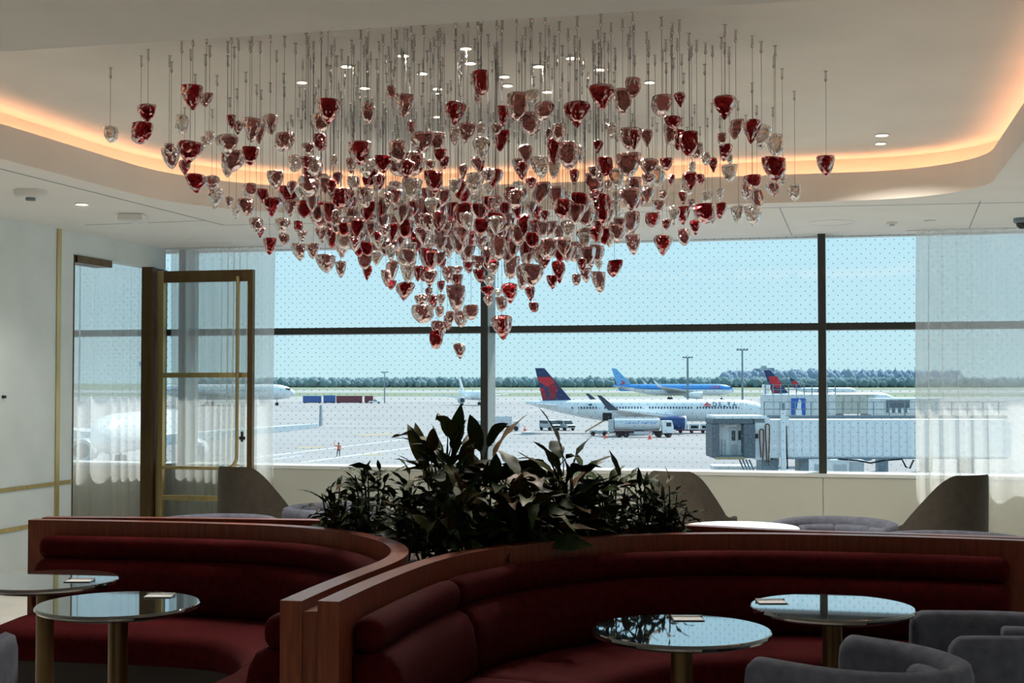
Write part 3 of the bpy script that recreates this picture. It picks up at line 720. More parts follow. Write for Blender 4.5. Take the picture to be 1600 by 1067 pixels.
# ================================================================ PENDANTS
# each: x, top and bottom of the glass, width (read on a 1600 x 1067 frame), colour r = deep red, m = rose, c = clear
PX = '''172 197 221 22 c;231 162 190 28 r;220 191 222 31 r;301 133 170 31 r;322 146 166 18 m;283 180 208 22 c;327 205 226 15 c;320 213 231 12 c;264 225 241 15 m
267 231 262 28 m;297 220 254 37 r;288 249 272 17 r;361 179 200 14 r;372 189 209 15 m;393 184 219 26 m;406 193 223 19 m;422 178 209 22 m;355 209 241 32 m;365 236 267 34 m
355 253 276 18 c;390 230 256 25 r;444 207 235 28 m;512 155 191 40 r;502 177 205 27 m;501 209 234 20 r;481 223 243 22 m;522 243 260 11 c;461 242 267 21 c;478 245 265 17 r
489 245 273 22 c;575 161 191 23 m;611 134 153 15 m;631 147 181 29 m;642 189 207 11 r;712 159 193 34 r;662 207 237 34 m;684 207 234 24 m;712 200 227 19 c;563 221 256 35 r
620 220 252 30 m;688 233 252 18 r;694 245 263 14 r;672 250 266 15 m;598 243 269 23 r;647 238 272 30 m;636 249 279 24 r;549 247 269 15 m;572 243 275 30 c;617 251 273 20 m
752 110 146 27 r;746 142 161 12 m;807 145 185 33 m;832 141 161 17 c;785 165 195 21 r;852 159 187 27 m;829 176 209 33 m;902 157 196 35 r;939 131 168 40 r;973 139 176 30 m
989 121 151 23 m;955 191 215 19 c;935 219 238 16 r;985 200 232 32 m;731 192 221 24 m;752 192 211 14 c;751 213 249 28 c;776 194 211 15 m;783 205 234 22 r;874 193 220 23 m
858 202 219 12 m;867 217 254 22 r;888 222 261 31 m;906 228 253 13 c;821 226 254 23 m;982 239 275 36 m;945 245 273 22 r;816 253 279 19 r;844 245 276 29 c;927 260 279 14 m
898 266 287 15 r;866 252 277 17 c;724 257 279 14 m;1034 148 180 29 m;1062 144 166 17 r;1133 148 184 33 r;1150 188 216 22 m;1176 186 222 27 r;1190 194 231 28 c;1212 209 242 24 c
1051 181 200 22 r;1049 190 227 23 m;1059 202 232 20 r;1077 205 241 28 r;1089 223 246 18 m;1128 208 226 15 m;1133 227 250 22 r;1140 241 256 11 c;1140 257 283 22 c;1103 239 257 14 c
1114 246 268 13 r;1210 246 281 32 r;991 202 231 20 r;1011 202 228 19 m;1041 247 265 17 r;1014 247 274 27 m;1081 253 268 12 c;1291 243 273 26 r;1050 273 288 10 r;1078 268 295 23 r
1074 285 303 17 c;1094 272 287 12 r;1175 273 295 26 r;1166 287 311 18 m;1183 296 326 19 m;1176 322 351 25 c;1208 284 307 23 m;1223 272 290 11 c;1242 288 312 19 c;1106 297 317 18 c
1125 295 313 12 c;1102 318 347 33 r;1126 318 340 18 r;1154 321 347 19 c;1066 299 318 13 r;1036 297 312 12 m;1027 312 333 20 m;1066 322 349 21 r;1053 322 351 18 c;1020 332 354 22 r
1042 343 358 13 r;1086 343 366 18 r;1082 311 324 12 m;1069 358 382 20 m;1035 366 397 31 r;1113 338 349 8 m;304 271 300 33 r;331 274 299 22 m;338 294 325 23 c;358 307 325 13 m
369 324 341 13 c;383 310 335 24 m;390 286 307 19 m;410 295 316 18 r;431 267 295 24 m;449 291 320 31 r;426 307 336 27 r;481 275 304 31 m;502 271 292 20 m;517 280 302 17 r
528 269 287 14 r;533 294 324 25 r;508 314 338 22 r;454 313 337 19 m;470 305 328 21 c;515 341 358 12 r;400 340 361 21 m;407 353 370 14 r;442 340 366 24 m;443 365 381 15 m
421 372 396 19 r;465 345 362 14 r;472 360 377 14 m;467 380 405 23 m;490 381 403 21 m;502 354 378 19 m;515 358 373 9 r;508 398 424 29 m;532 408 432 16 m;533 370 401 24 m
525 328 352 13 m;485 326 336 12 c;552 371 385 13 r;568 370 395 19 c;551 307 327 14 r;552 275 296 18 c;572 277 291 12 r;568 293 322 25 m;590 284 301 15 c;592 272 294 20 r
618 283 307 22 m;607 300 322 18 m;644 279 310 28 c;663 294 309 12 r;678 268 300 25 r;594 308 337 26 m;623 311 332 17 m;540 339 360 17 m;553 330 347 17 m;579 334 352 17 m
570 324 336 11 c;617 334 354 22 m;637 345 367 22 m;656 309 352 28 m;667 334 362 25 m;685 330 360 15 r;704 317 345 19 r;690 294 322 26 m;711 280 302 17 c;726 294 317 20 r
742 272 302 28 c;763 263 287 22 m;764 285 305 17 c;746 304 324 20 c;729 317 337 20 r;729 332 358 22 c;753 330 362 20 r;770 325 350 20 m;703 345 371 26 m;735 360 388 23 r
753 369 390 17 m;778 369 405 22 m;702 371 401 28 m;672 367 390 20 c;648 362 382 17 r;621 364 392 19 m;589 381 407 25 r;610 382 407 17 c;632 377 405 16 r;670 388 422 26 r
729 386 412 22 m;732 409 426 17 r;690 404 418 13 r;614 407 440 19 m;639 415 440 24 c;574 414 436 16 r;586 352 371 18 m;602 352 371 17 m;562 347 367 16 m;577 351 371 17 r
588 362 379 12 r;829 277 294 16 r;810 283 297 17 c;951 282 298 12 m;965 278 294 17 c;937 270 287 12 m;795 293 313 17 r;807 296 324 22 m;777 308 326 15 m;788 317 334 17 c
852 287 308 22 c;871 293 315 20 r;879 312 340 31 r;887 298 313 14 c;913 301 328 20 m;930 297 310 14 r;940 302 346 25 r;963 313 343 22 c;962 299 314 15 c;985 293 328 34 m
1003 297 320 16 m;1010 281 296 15 c;1014 272 287 22 m;899 327 350 19 c;838 322 345 22 r;820 335 366 20 r;835 343 375 22 r;852 330 345 14 r;793 347 367 19 m;874 352 375 18 m
891 349 369 17 c;921 334 356 20 m;936 345 365 12 r;932 360 377 20 r;949 351 381 17 c;962 351 378 24 m;914 356 386 25 m;987 330 364 22 m;989 366 396 21 m;796 373 396 15 r
811 364 384 19 m;822 388 412 20 r;834 375 400 20 m;856 373 403 25 m;800 399 433 21 m;832 413 445 30 m;817 414 450 20 m;880 371 388 18 r;897 378 407 26 m;912 392 410 12 r
910 404 424 15 r;923 397 417 15 m;935 407 420 11 c;872 407 440 20 r;851 402 418 15 r;863 430 450 16 r;901 428 445 13 m;915 418 440 17 m;936 424 455 24 m;960 407 431 24 r
867 388 402 10 c;769 412 430 18 m;603 422 446 15 m;612 438 452 14 r;634 440 467 28 r;643 405 416 15 r;654 415 438 12 r;662 417 438 16 r;672 421 447 22 m;670 449 466 12 m
658 460 480 20 m;676 461 483 14 r;660 476 503 30 m;689 439 455 10 r;689 460 476 12 m;688 478 494 13 m;704 486 505 14 m;699 493 513 14 r;720 486 509 19 m;736 476 498 23 m
712 446 484 30 m;714 428 450 20 r;702 416 440 22 m;717 416 428 12 m;685 501 522 20 m;683 515 543 21 r;717 536 559 18 m;784 492 528 33 r;796 442 472 28 r;784 463 485 21 m
778 452 463 12 c;763 431 448 18 c;762 447 463 22 r;763 462 478 15 m;828 447 469 16 r;834 472 487 13 r;749 421 440 16 r;748 400 420 18 m;766 404 424 22 r'''
PEND = []
for row in PX.replace('\n', ';').split(';'):
    a = row.split(); PEND.append((float(a[0]), float(a[1]), float(a[2]), float(a[3]), a[4]))
CX, CY, EA, EB = -1.93, 7.62, 2.12, 1.62
def ell(p):
    r = Vector((p.x - CX, p.y - CY, 0)); return math.hypot(r.dot(RGT) / EA, r.dot(FWD) / EB)
def drop(r): return .34 + 1.16 * max(0., 1 - r) ** 1.0      # how far below the tray the glass hangs, longer towards the middle
prnd = random.Random(11); placed = []
order = sorted(range(len(PEND)), key=lambda i: -PEND[i][3])
SPOT = {}
for i in order:
    x, y0, y1, w, col = PEND[i]; best = None
    for k in range(130):
        d_ = 6.0 + k * .027 ; p = at(x, y0, d=d_); L_ = T - p.z
        if L_ < .16: continue
        r = ell(p); size = w * d_ / F; c = Vector((p.x, p.y, p.z - (y1 - y0) * d_ / F / 2)); rad = max(1.2 * size, 1.1 * (y1 - y0) * d_ / F) / 2
        cost = abs(L_ - drop(r)) * 1.0 + max(0, r - 1) * 4 + prnd.random() * .10
        cost += abs(size - (.055 if w < 16 else .085 if w < 26 else .115)) * 1.5
        for q, rq, pq in placed:
            dd = (q - c).length
            if dd < (rad + rq) * .98: cost += 4 * ((rad + rq) * .98 - dd) / (rad + rq) + .8
            h = math.hypot(q.x - c.x, q.y - c.y)
            if h < .05: cost += .1
            if q.z < c.z and h < rad * .9: cost += .25      # its wire would run through this glass
            if q.z > c.z and h < rq * .9: cost += .25
        if best is None or cost < best[0]: best = (cost, d_, c, rad, p)
    placed.append((best[2], best[3], best[4])); SPOT[i] = (best[1], best[4])

def nugget(seed, kind):
    """lumpy strawberry / heart shaped blown glass, unit width 1, top at z = 0, height 1"""
    rnd = random.Random(seed); seg, rings = 20, 12; V = []
    ang = [rnd.uniform(0, 2 * PI) for _ in range(4)]; amp = [rnd.uniform(.03, .10) for _ in range(4)]
    if kind == 0: prof = [(.02, 0), (.34, -.003), (.47, -.02), (.51, -.08), (.50, -.22), (.47, -.38), (.41, -.54), (.32, -.70), (.22, -.84), (.12, -.94), (.03, -1)]
    elif kind == 1: prof = [(.02, 0), (.29, -.01), (.44, -.05), (.48, -.16), (.50, -.28), (.485, -.42), (.45, -.56), (.39, -.70), (.29, -.84), (.17, -.95), (.03, -1)]
    else: prof = [(.02, 0), (.22, -.015), (.38, -.07), (.47, -.17), (.49, -.28), (.44, -.42), (.36, -.56), (.26, -.70), (.17, -.83), (.09, -.94), (.02, -1)]
    lean = (rnd.uniform(-.10, .10), rnd.uniform(-.10, .10)); tilt = rnd.uniform(-.10, .10)
    out = []
    cuts = [(rnd.uniform(0, 2 * PI), rnd.uniform(.34, .46), rnd.uniform(-.25, .35)) for _ in range(5)]
    for r, z in prof:
        ring = []
        for k in range(seg):
            a = 2 * PI * k / seg
            q = 1 + sum(amp[j] * math.sin((j + 2) * a + ang[j]) for j in range(3)) * .8
            x_, y_ = r * q * math.cos(a), r * q * math.sin(a)
            for ca, dist, sl in cuts:                      # flattened facets
                dd = x_ * math.cos(ca) + y_ * math.sin(ca) - (dist + sl * (z + .3))
                if dd > 0: x_ -= dd * .8 * math.cos(ca); y_ -= dd * .8 * math.sin(ca)
            ring.append((x_ + lean[0] * -z, y_ + lean[1] * -z, z + tilt * x_ * (1 + z)))
        out.append(ring)
    inner = [[(x * .84, y * .84, -.07 + (z + .5) * .82 - .43) for x, y, z in ring] for ring in out]
    mb = MB().rings(out); b = MB().rings(inner); mb.add(b.v, [list(reversed(f)) for f in b.f]); return mb
GL = {'r': 'glass_red', 'm': 'glass_rose', 'c': 'glass_clear'}
NUG = {c: [nugget(s * 7 + 3, s % 3).mesh('glass_nugget', GL[c], 26, fix=False) for s in range(9)] for c in 'rmc'}
wire_me = MB().tube([(0, 0, 0), (0, 0, 1)], .0011, 5).mesh('wire', 'dark_metal', 60)
anch_me = MB().lathe([(.011, 0), (.011, -.004), (.0055, -.006), (.0055, -.040), (.008, -.042), (.008, -.052), (.003, -.060)], 10).mesh('ceiling_anchor', 'chrome', 40)
cap_me = MB().lathe([(.16, -.02), (.15, .05), (.09, .075), (.04, .10)], 10).mesh('cap', 'chrome', 40)
NAMEC = {'r': 'deep red', 'm': 'rose tinted', 'c': 'clear silvery'}
def hbin(x): return 'far left' if x < 350 else 'left' if x < 520 else 'centre left' if x < 660 else 'centre' if x < 800 else 'centre right' if x < 940 else 'right' if x < 1090 else 'far right'
def vbin(y): return 'top' if y < 185 else 'upper' if y < 250 else 'middle' if y < 320 else 'lower' if y < 410 else 'bottom'
klass = {}
for i, (x, y0, y1, w, c) in enumerate(PEND):
    key = ('small' if w < 16 else 'medium' if w < 25 else 'large', c, vbin((y0 + y1) / 2), hbin(x)); klass.setdefault(key, []).append(i)
LAB = {}
for key, ids in klass.items():
    ids.sort(key=lambda i: (PEND[i][0], PEND[i][1])); base = '%s %s glass pendant, %s %s of cluster' % (key[0], NAMEC[key[1]], key[2], key[3])
    for k, i in enumerate(ids):
        LAB[i] = base if len(ids) == 1 else base + (', %s such from left' % ords[k])
def hang(root, p, w, h, c, k, rot):
    L_ = T - p.z
    link('glass_nugget', NUG[c][k], root, (0, 0, -L_), (0, 0, rot), (w, w * .92, h))
    link('cap', cap_me, root, (0, 0, -L_ - .004), None, (.055, .055, .09))
    link('wire', wire_me, root, (0, 0, -L_), None, (1, 1, L_ - .05))
    link('ceiling_anchor', anch_me, root)
NIND = 300
for i in range(len(PEND)):
    x, y0, y1, w, c = PEND[i]; d_, p = SPOT[i]
    root = thing('glass_pendant', LAB[i], 'pendant', (p.x, p.y, T), 0, 'blown glass pendants of the ceiling cluster')
    hang(root, p, 1.2 * w * d_ / F, 1.1 * max(y1 - y0, 8) * d_ / F, c, prnd.randrange(9), prnd.uniform(0, 2 * PI))
# the many more that hang half hidden in the dense core: one mass
mbs = {c: MB() for c in 'rmc'}; wmb = MB(); amb = MB(); tries = 0; extra = []
while len(extra) < 170 and tries < 25000:
    tries += 1; a = prnd.uniform(0, 2 * PI); r = math.sqrt(prnd.random()) * .92
    q = Vector((CX, CY, 0)) + RGT * (EA * r * math.cos(a)) + FWD * (EB * r * math.sin(a))
    L_ = drop(r) * prnd.uniform(.72, .96); c3 = Vector((q.x, q.y, T - L_ - .05))
    v = c3 - Vector((0, 0, EYE)); dd = v.dot(FWD); sx_ = 800 + F * v.dot(RGT) / dd; sy_ = 597 - F * v.z / dd
    if not (250 < sy_ < 410 and abs(sx_ - 735) < 330 - (sy_ - 250) * .9): continue
    if any((c3 - o_).length < q_ + .052 or math.hypot(c3.x - o_.x, c3.y - o_.y) < (q_ if o_.z > c3.z else .05) for o_, q_, _ in placed): continue
    placed.append((c3, .05, c3)); extra.append((c3, L_))
NV = {c: [nugget(s * 7 + 3, s % 3) for s in range(9)] for c in 'rmc'}
for c3, L_ in extra:
    c = prnd.choice('rrmmmc'); nb = NV[c][prnd.randrange(9)]; w = prnd.uniform(.075, .105); h = min(.11, w * prnd.uniform(.95, 1.2))
    z0 = T - L_; mbs[c].add([(c3.x + v[0] * w, c3.y + v[1] * w, z0 + v[2] * h) for v in nb.v], nb.f)
    wmb.tube([(c3.x, c3.y, z0), (c3.x, c3.y, T - .05)], .0011, 4, False); amb.lathe([(.011, 0), (.0055, -.006), (.0055, -.040), (.008, -.042), (.003, -.060)], 8, (c3.x, c3.y, T))
t = thing('glass_pendant_mass', 'dense mass of further red and rose glass pendants hidden in the core', 'pendant mass', (0, 0, 0), kind='stuff')
for c in 'rmc': tag(mbs[c].build('glass_nuggets', GL[c], t, 26, fix=False), kind='stuff')
tag(wmb.build('wires', 'dark_metal', t, fix=False), kind='stuff'); tag(amb.build('ceiling_anchors', 'chrome', t, 40), kind='stuff')
print('pendants', len(PEND), 'extra', len(extra))

# ================================================================ PLANTS
def leaf_mesh(mt, bend, wav, wid, seed):
    """leaf along +x, length 1, drooping by bend, with a short stalk"""
    rnd = random.Random(seed); n = 9; V = []; Fs = []
    for i in range(n + 1):
        t = i / n; w = wid * (math.sin(PI * min(1, t * .98 + .02) ** .8)) ** .9 * (1 - .25 * t)
        a = -bend * t; x = math.sin(bend * t) / bend if bend > .01 else t; z = -(1 - math.cos(bend * t)) / bend if bend > .01 else 0
        u = wav * math.sin(t * 14 + seed)
        V += [(x, -w + .0, z + .25 * w + u * w * 1.2), (x, 0, z), (x, w, z + .25 * w - u * w * 1.2)]
    for i in range(n):
        b = i * 3; Fs += [(b, b + 1, b + 4, b + 3), (b + 1, b + 2, b + 5, b + 4)]
    m = MB(); m.add(V, Fs); m.tube([(-.35, 0, -.06), (-.15, 0, -.01), (.05, 0, 0)], [.014, .012, .008], 5)
    return m.mesh('leaf', mt, 180, fix=False)
LM = {}
for mi_, mt in enumerate(('leaf_dark', 'leaf_green', 'leaf_olive', 'leaf_brown')):
    LM[mt] = [leaf_mesh(mt, b, .18 + .1 * (k % 2), wd, 3 * k + mi_) for k, (b, wd) in enumerate(((.5, .15), (1.0, .14), (1.6, .13), (.9, .20), (.25, .12)))]
lr = random.Random(5)
def plant(px, d_, H, spread, nleaf, lmin, lmax, label, name, mix, upright=.5):
    """H: height of the crown above the soil"""
    d_ *= 1.06; H *= (1.5 if name == 'foliage_plant' else 1.1); c = at(px, 800, d=d_); c.z = SZ
    t = thing(name, label, 'plant', c, 0, 'foliage plants in the planter')
    nst = max(3, nleaf // 9); stems = []
    for s in range(nst):
        a = lr.uniform(0, 2 * PI); rr_ = lr.uniform(.1, 1) * spread * .6; h = H * lr.uniform(.45, .95)
        top = Vector((rr_ * math.cos(a), rr_ * math.sin(a), h)); base = Vector((top.x * .25, top.y * .25, -.01))
        MB().tube([base, base.lerp(top, .5) + Vector((0, 0, .03 * H)), top], [.006, .005, .003], 5).build('stem', 'leaf_olive' if lr.random() < .3 else 'leaf_dark', t, 60)
        stems.append((base, top))
    for k in range(nleaf):
        b, tp = stems[k % nst]; f = lr.uniform(.25, 1.0) ** .8; p = b.lerp(tp, f) + Vector((lr.gauss(0, .012), lr.gauss(0, .012), 0))
        az = lr.uniform(0, 2 * PI) if lr.random() < .6 else math.atan2(tp.y, tp.x) + lr.gauss(0, .8)
        el = lr.gauss(upright, .4) * (f + .2); l = lr.uniform(lmin, lmax)
        mt = lr.choices(('leaf_dark', 'leaf_green', 'leaf_olive', 'leaf_brown'), mix)[0]
        o = link('leaf', lr.choice(LM[mt]), t, p + Vector((math.cos(az), math.sin(az), 0)) * .3 * l * math.cos(el) + Vector((0, 0, .3 * l * math.sin(el))), (lr.gauss(0, .5), -el, az), (l, l, l))
    return t
DK = (6, 3, .6, .2); MD = (3, 4, 2, .8); BR = (2, 3, 3, 2)
plant(525, 6.2, .22, 0.16, 92, .07, .12, 'small leaved dark shrub at the left end of the planter', 'foliage_plant', DK)
plant(578, 6.08, .30, 0.20, 120, .07, .13, 'dense dark shrub second from the left end of the planter', 'foliage_plant', DK)
plant(632, 5.85, .27, 0.19, 92, .08, .15, 'dark shrub left of the tall broad leaved plants', 'foliage_plant', DK)
plant(560, 6.2, .20, 0.25, 60, .08, .14, 'low dark foliage by the rear planter wall at left', 'foliage_plant', DK)
plant(690, 5.75, .54, 0.21, 72, .14, .27, 'tall broad leaved plant with arching leaves, leftmost of the tall ones', 'broad_leaf_plant', BR, .7)
plant(765, 5.8, .50, 0.25, 88, .14, .26, 'tall bushy broad leaved plant in front of the centre mullion', 'broad_leaf_plant', BR, .6)
plant(815, 5.7, .38, 0.22, 68, .13, .24, 'broad leaved plant right of the centre mullion', 'broad_leaf_plant', BR, .6)
plant(880, 5.9, .46, 0.19, 52, .16, .27, 'tall broad leaved plant with two upright paddle leaves, rightmost of the tall ones', 'broad_leaf_plant', MD, .85)
plant(720, 5.5, .26, 0.25, 100, .10, .18, 'low leafy plant in the front left of the planter', 'foliage_plant', MD)
plant(800, 5.68, .24, 0.25, 100, .10, .18, 'low leafy plant in the front middle of the planter', 'foliage_plant', DK)
plant(880, 5.88, .24, 0.22, 92, .09, .17, 'low leafy plant in the front right of the planter', 'foliage_plant', MD)
plant(955, 6.02, .28, 0.19, 88, .08, .15, 'leafy shrub right of the tall plants', 'foliage_plant', DK)
plant(1003, 6.06, .26, 0.18, 92, .07, .14, 'dark upright shrub before the taupe chair', 'foliage_plant', DK)
plant(1048, 6.05, .24, 0.15, 92, .06, .11, 'small leaved dark shrub at the right end of the planter', 'foliage_plant', DK)
plant(930, 6.03, .22, 0.25, 72, .09, .15, 'low dark foliage by the rear planter wall at right', 'foliage_plant', DK)
plant(668, 5.6, .20, 0.15, 60, .08, .15, 'low plant leaning over the left banquette cap', 'foliage_plant', DK)

# ================================================================ OUTDOORS: AIRFIELD
EH = 9.1; G = EYE - EH
def groundpt(px, d_): p = at(px, 597, d=d_); p.z = G; return p
def field(px, d_, name, label, cat, group=None, rz=0): return thing(name, label, cat, groundpt(px, d_), YAW + rz, group)
def quad_band(name, mt, d0, d1, label, cat, w=6000, z=0.):
    a, b = FWD * d0, FWD * d1; m = MB()
    P = [a - RGT * w, a + RGT * w, b + RGT * w, b - RGT * w]
    m.add([Vector((p.x, p.y, G + z)) for p in P] + [Vector((p.x, p.y, G + z - 1)) for p in P], [(0, 1, 2, 3), (7, 6, 5, 4), (0, 4, 5, 1), (1, 5, 6, 2), (2, 6, 7, 3), (3, 7, 4, 0)])
    return struct(m.build(name, mt), label, cat)
quad_band('apron_ground', 'apron', 14.5, 640, 'pale concrete apron outside the windows', 'apron', 3000)
quad_band('taxiway_strip', 'taxiway', 640, 860, 'pale taxiway strip beyond the apron', 'taxiway')
quad_band('grass_strip', 'grass_far', 860, 1180, 'green grass strip between the taxiways', 'grass')
quad_band('runway_strip', 'taxiway', 1180, 1560, 'pale runway strip before the tree line', 'runway')
quad_band('grass_field', 'grass_far', 1560, 9000, 'green grass field at the foot of the tree line', 'grass', 9000)
# painted lines and slab joints on the apron
def ground_line(p0, p1, w, mt, name, label=None):
    a = at(*p0, z=G); b = at(*p1, z=G); t = (b - a).normalized(); n = Vector((-t.y, t.x, 0)) * w / 2; m = MB()
    P = [a - n, b - n, b + n, a + n]
    m.add([Vector((p.x, p.y, G + .03)) for p in P] + [Vector((p.x, p.y, G - .02)) for p in P], [(0, 1, 2, 3), (7, 6, 5, 4), (0, 4, 5, 1), (1, 5, 6, 2), (2, 6, 7, 3), (3, 7, 4, 0)])
    return m.build(name, mt, bpy.data.objects['apron_ground'])
for p0, p1, w in (((300, 727), (660, 683.2), 1.0), ((470, 723), (830, 674), 1.0), ((420, 719), (470, 712), .6), ((820, 643), (900, 630), .8), ((640, 690), (760, 668), .5)): ground_line(p0, p1, w, 'line_white', 'painted_line')
for p0, p1, w in (((465, 700), (507, 699), 2.2), ((561, 680.5), (616, 678), 2.4), ((568, 711), (597, 710.2), 1.4), ((672, 674), (706, 673), 1.6)): ground_line(p0, p1, w, 'line_yellow', 'painted_line')
for p0, p1 in (((420, 641), (760, 638)), ((420, 655), (760, 648)), ((420, 668), (650, 668.5)), ((650, 668.5), (760, 663)), ((780, 688), (1100, 700)), ((820, 640), (760, 650)), ((900, 690), (1000, 682))): ground_line(p0, p1, .9, 'plane_grey', 'slab_joint')

def lerp(a, b, t): return a + (b - a) * t
def fuselage(L, R, cz, belly=None, split=None, seg=26):
    rings = []; X = [0, .004, .012, .025, .045, .07, .10, .14, .2, .3, .4, .5, .6, .66, .72, .78, .84, .90, .95, .985, 1.0]
    for u in X:
        nose = 5.2 * R / L; k = 1.; dz = 0
        if u < nose * .55: q = u / (nose * .55); k = max(.03, math.sqrt(1 - (1 - q) ** 2.0)); dz = -.28 * R * (1 - k)
        if u > .66: q = (u - .66) / .34; k = 1 - .90 * q ** 1.35; dz = (1 - k) * R * .82
        rings.append([(L / 2 - u * L, R * k * math.cos(2 * PI * j / seg), cz + dz + R * k * math.sin(2 * PI * j / seg)) for j in range(seg)])
    m = MB(); m.rings(rings)
    if split is not None:
        for i, f in enumerate(m.f):
            z = sum(m.v[j][2] for j in f) / len(f); x = sum(m.v[j][0] for j in f) / len(f)
            m.mi[i] = 1 if z > split + max(0, (-x - L * .2)) * .10 else 0
    return m
def wing(root, name, s, pts, zr, zt, tr, tt, mt):
    """pts: (x, y) root LE, tip LE, tip TE, root TE for the s = -1 or +1 side"""
    P = [(x, s * y) for x, y in pts]; Z = (zr, zt, zt, zr); Tk = (tr, tt, tt, tr)
    V = [(p[0], p[1], z + k / 2) for p, z, k in zip(P, Z, Tk)] + [(p[0], p[1], z - k / 2) for p, z, k in zip(P, Z, Tk)]
    return MB().add(V, [(0, 1, 2, 3), (7, 6, 5, 4), (0, 4, 5, 1), (1, 5, 6, 2), (2, 6, 7, 3), (3, 7, 4, 0)]).build(name, mt, root, bevel=.06)
def fin(root, poly, th, mt): return MB().prism(poly, lambda u, v, w: (u, w - th / 2, v), th).build('tail_fin', mt, root, bevel=.05)
def gear(root, x, y, h, r, n=2):
    g = MB().tube([(x, y, r), (x, y, h)], .14, 8).build('gear_leg', 'plane_grey', root, 60)
    for k in range(n):
        yy = y + (k - (n - 1) / 2) * .7; MB().tube([(x, yy - .18, r), (x, yy + .18, r)], r, 16).build('wheel', 'rubber', g, 40)
def engine(root, x, y, z, r, l, mt):
    prof = [(.75, 0), (.98, .02), (1.05, .10), (1.05, .35), (.95, .65), (.72, .92), (.5, 1.0)]
    rings = [[(x - b * l, y + a * r * math.cos(2 * PI * k / 20), z + a * r * math.sin(2 * PI * k / 20)) for k in range(20)] for a, b in prof]
    e = MB().rings(rings).build('engine', mt, root, 50)
    MB().rings([[(x + .05 - q, y + a * r * math.cos(2 * PI * k / 20), z + a * r * math.sin(2 * PI * k / 20)) for k in range(20)] for a, q in ((.80, .1), (.95, 0), (1.04, .12), (1.06, .35))], cap=False).build('intake_lip', 'vehicle_silver', e, 60)
    MB().tube([(x + .02, y, z), (x + .05, y, z)], [.72 * r, .72 * r], 20).build('fan', 'plane_dark', e, 40)
    return e
def side_text(root, body, size, mt, xc, zc, R, cz, spacing=1., name='lettering', shear=0.):
    cu = bpy.data.curves.new('t', 'FONT'); cu.body = body; cu.size = size; cu.extrude = .02; cu.align_x = 'CENTER'; cu.align_y = 'CENTER'; cu.space_character = spacing; cu.shear = shear; cu.offset = size * .012
    o = bpy.data.objects.new('t', cu); COL.objects.link(o); bpy.context.view_layer.update()
    me = bpy.data.meshes.new_from_object(o.evaluated_get(bpy.context.evaluated_depsgraph_get())); bpy.data.objects.remove(o)
    me.materials.clear(); me.materials.append(MAT[mt])
    for v in me.vertices:
        z = zc + v.co.y; k = R * R - (z - cz) ** 2 if R else 0
        y = -(math.sqrt(max(0, k)) + .03 + v.co.z * .5); v.co = (xc + v.co.x, y, z)
    return link(name, me, root)
def windows_row(root, xs, z, R, cz, w=.26, h=.38):
    m = MB(); y = math.sqrt(R * R - (z - cz) ** 2)
    for x in xs:
        for s in (-1, 1): m.box((x, s * (y + .0), z), (w, .05, h))
    return tag(m.build('cabin_windows', 'plane_dark', root), kind='stuff')
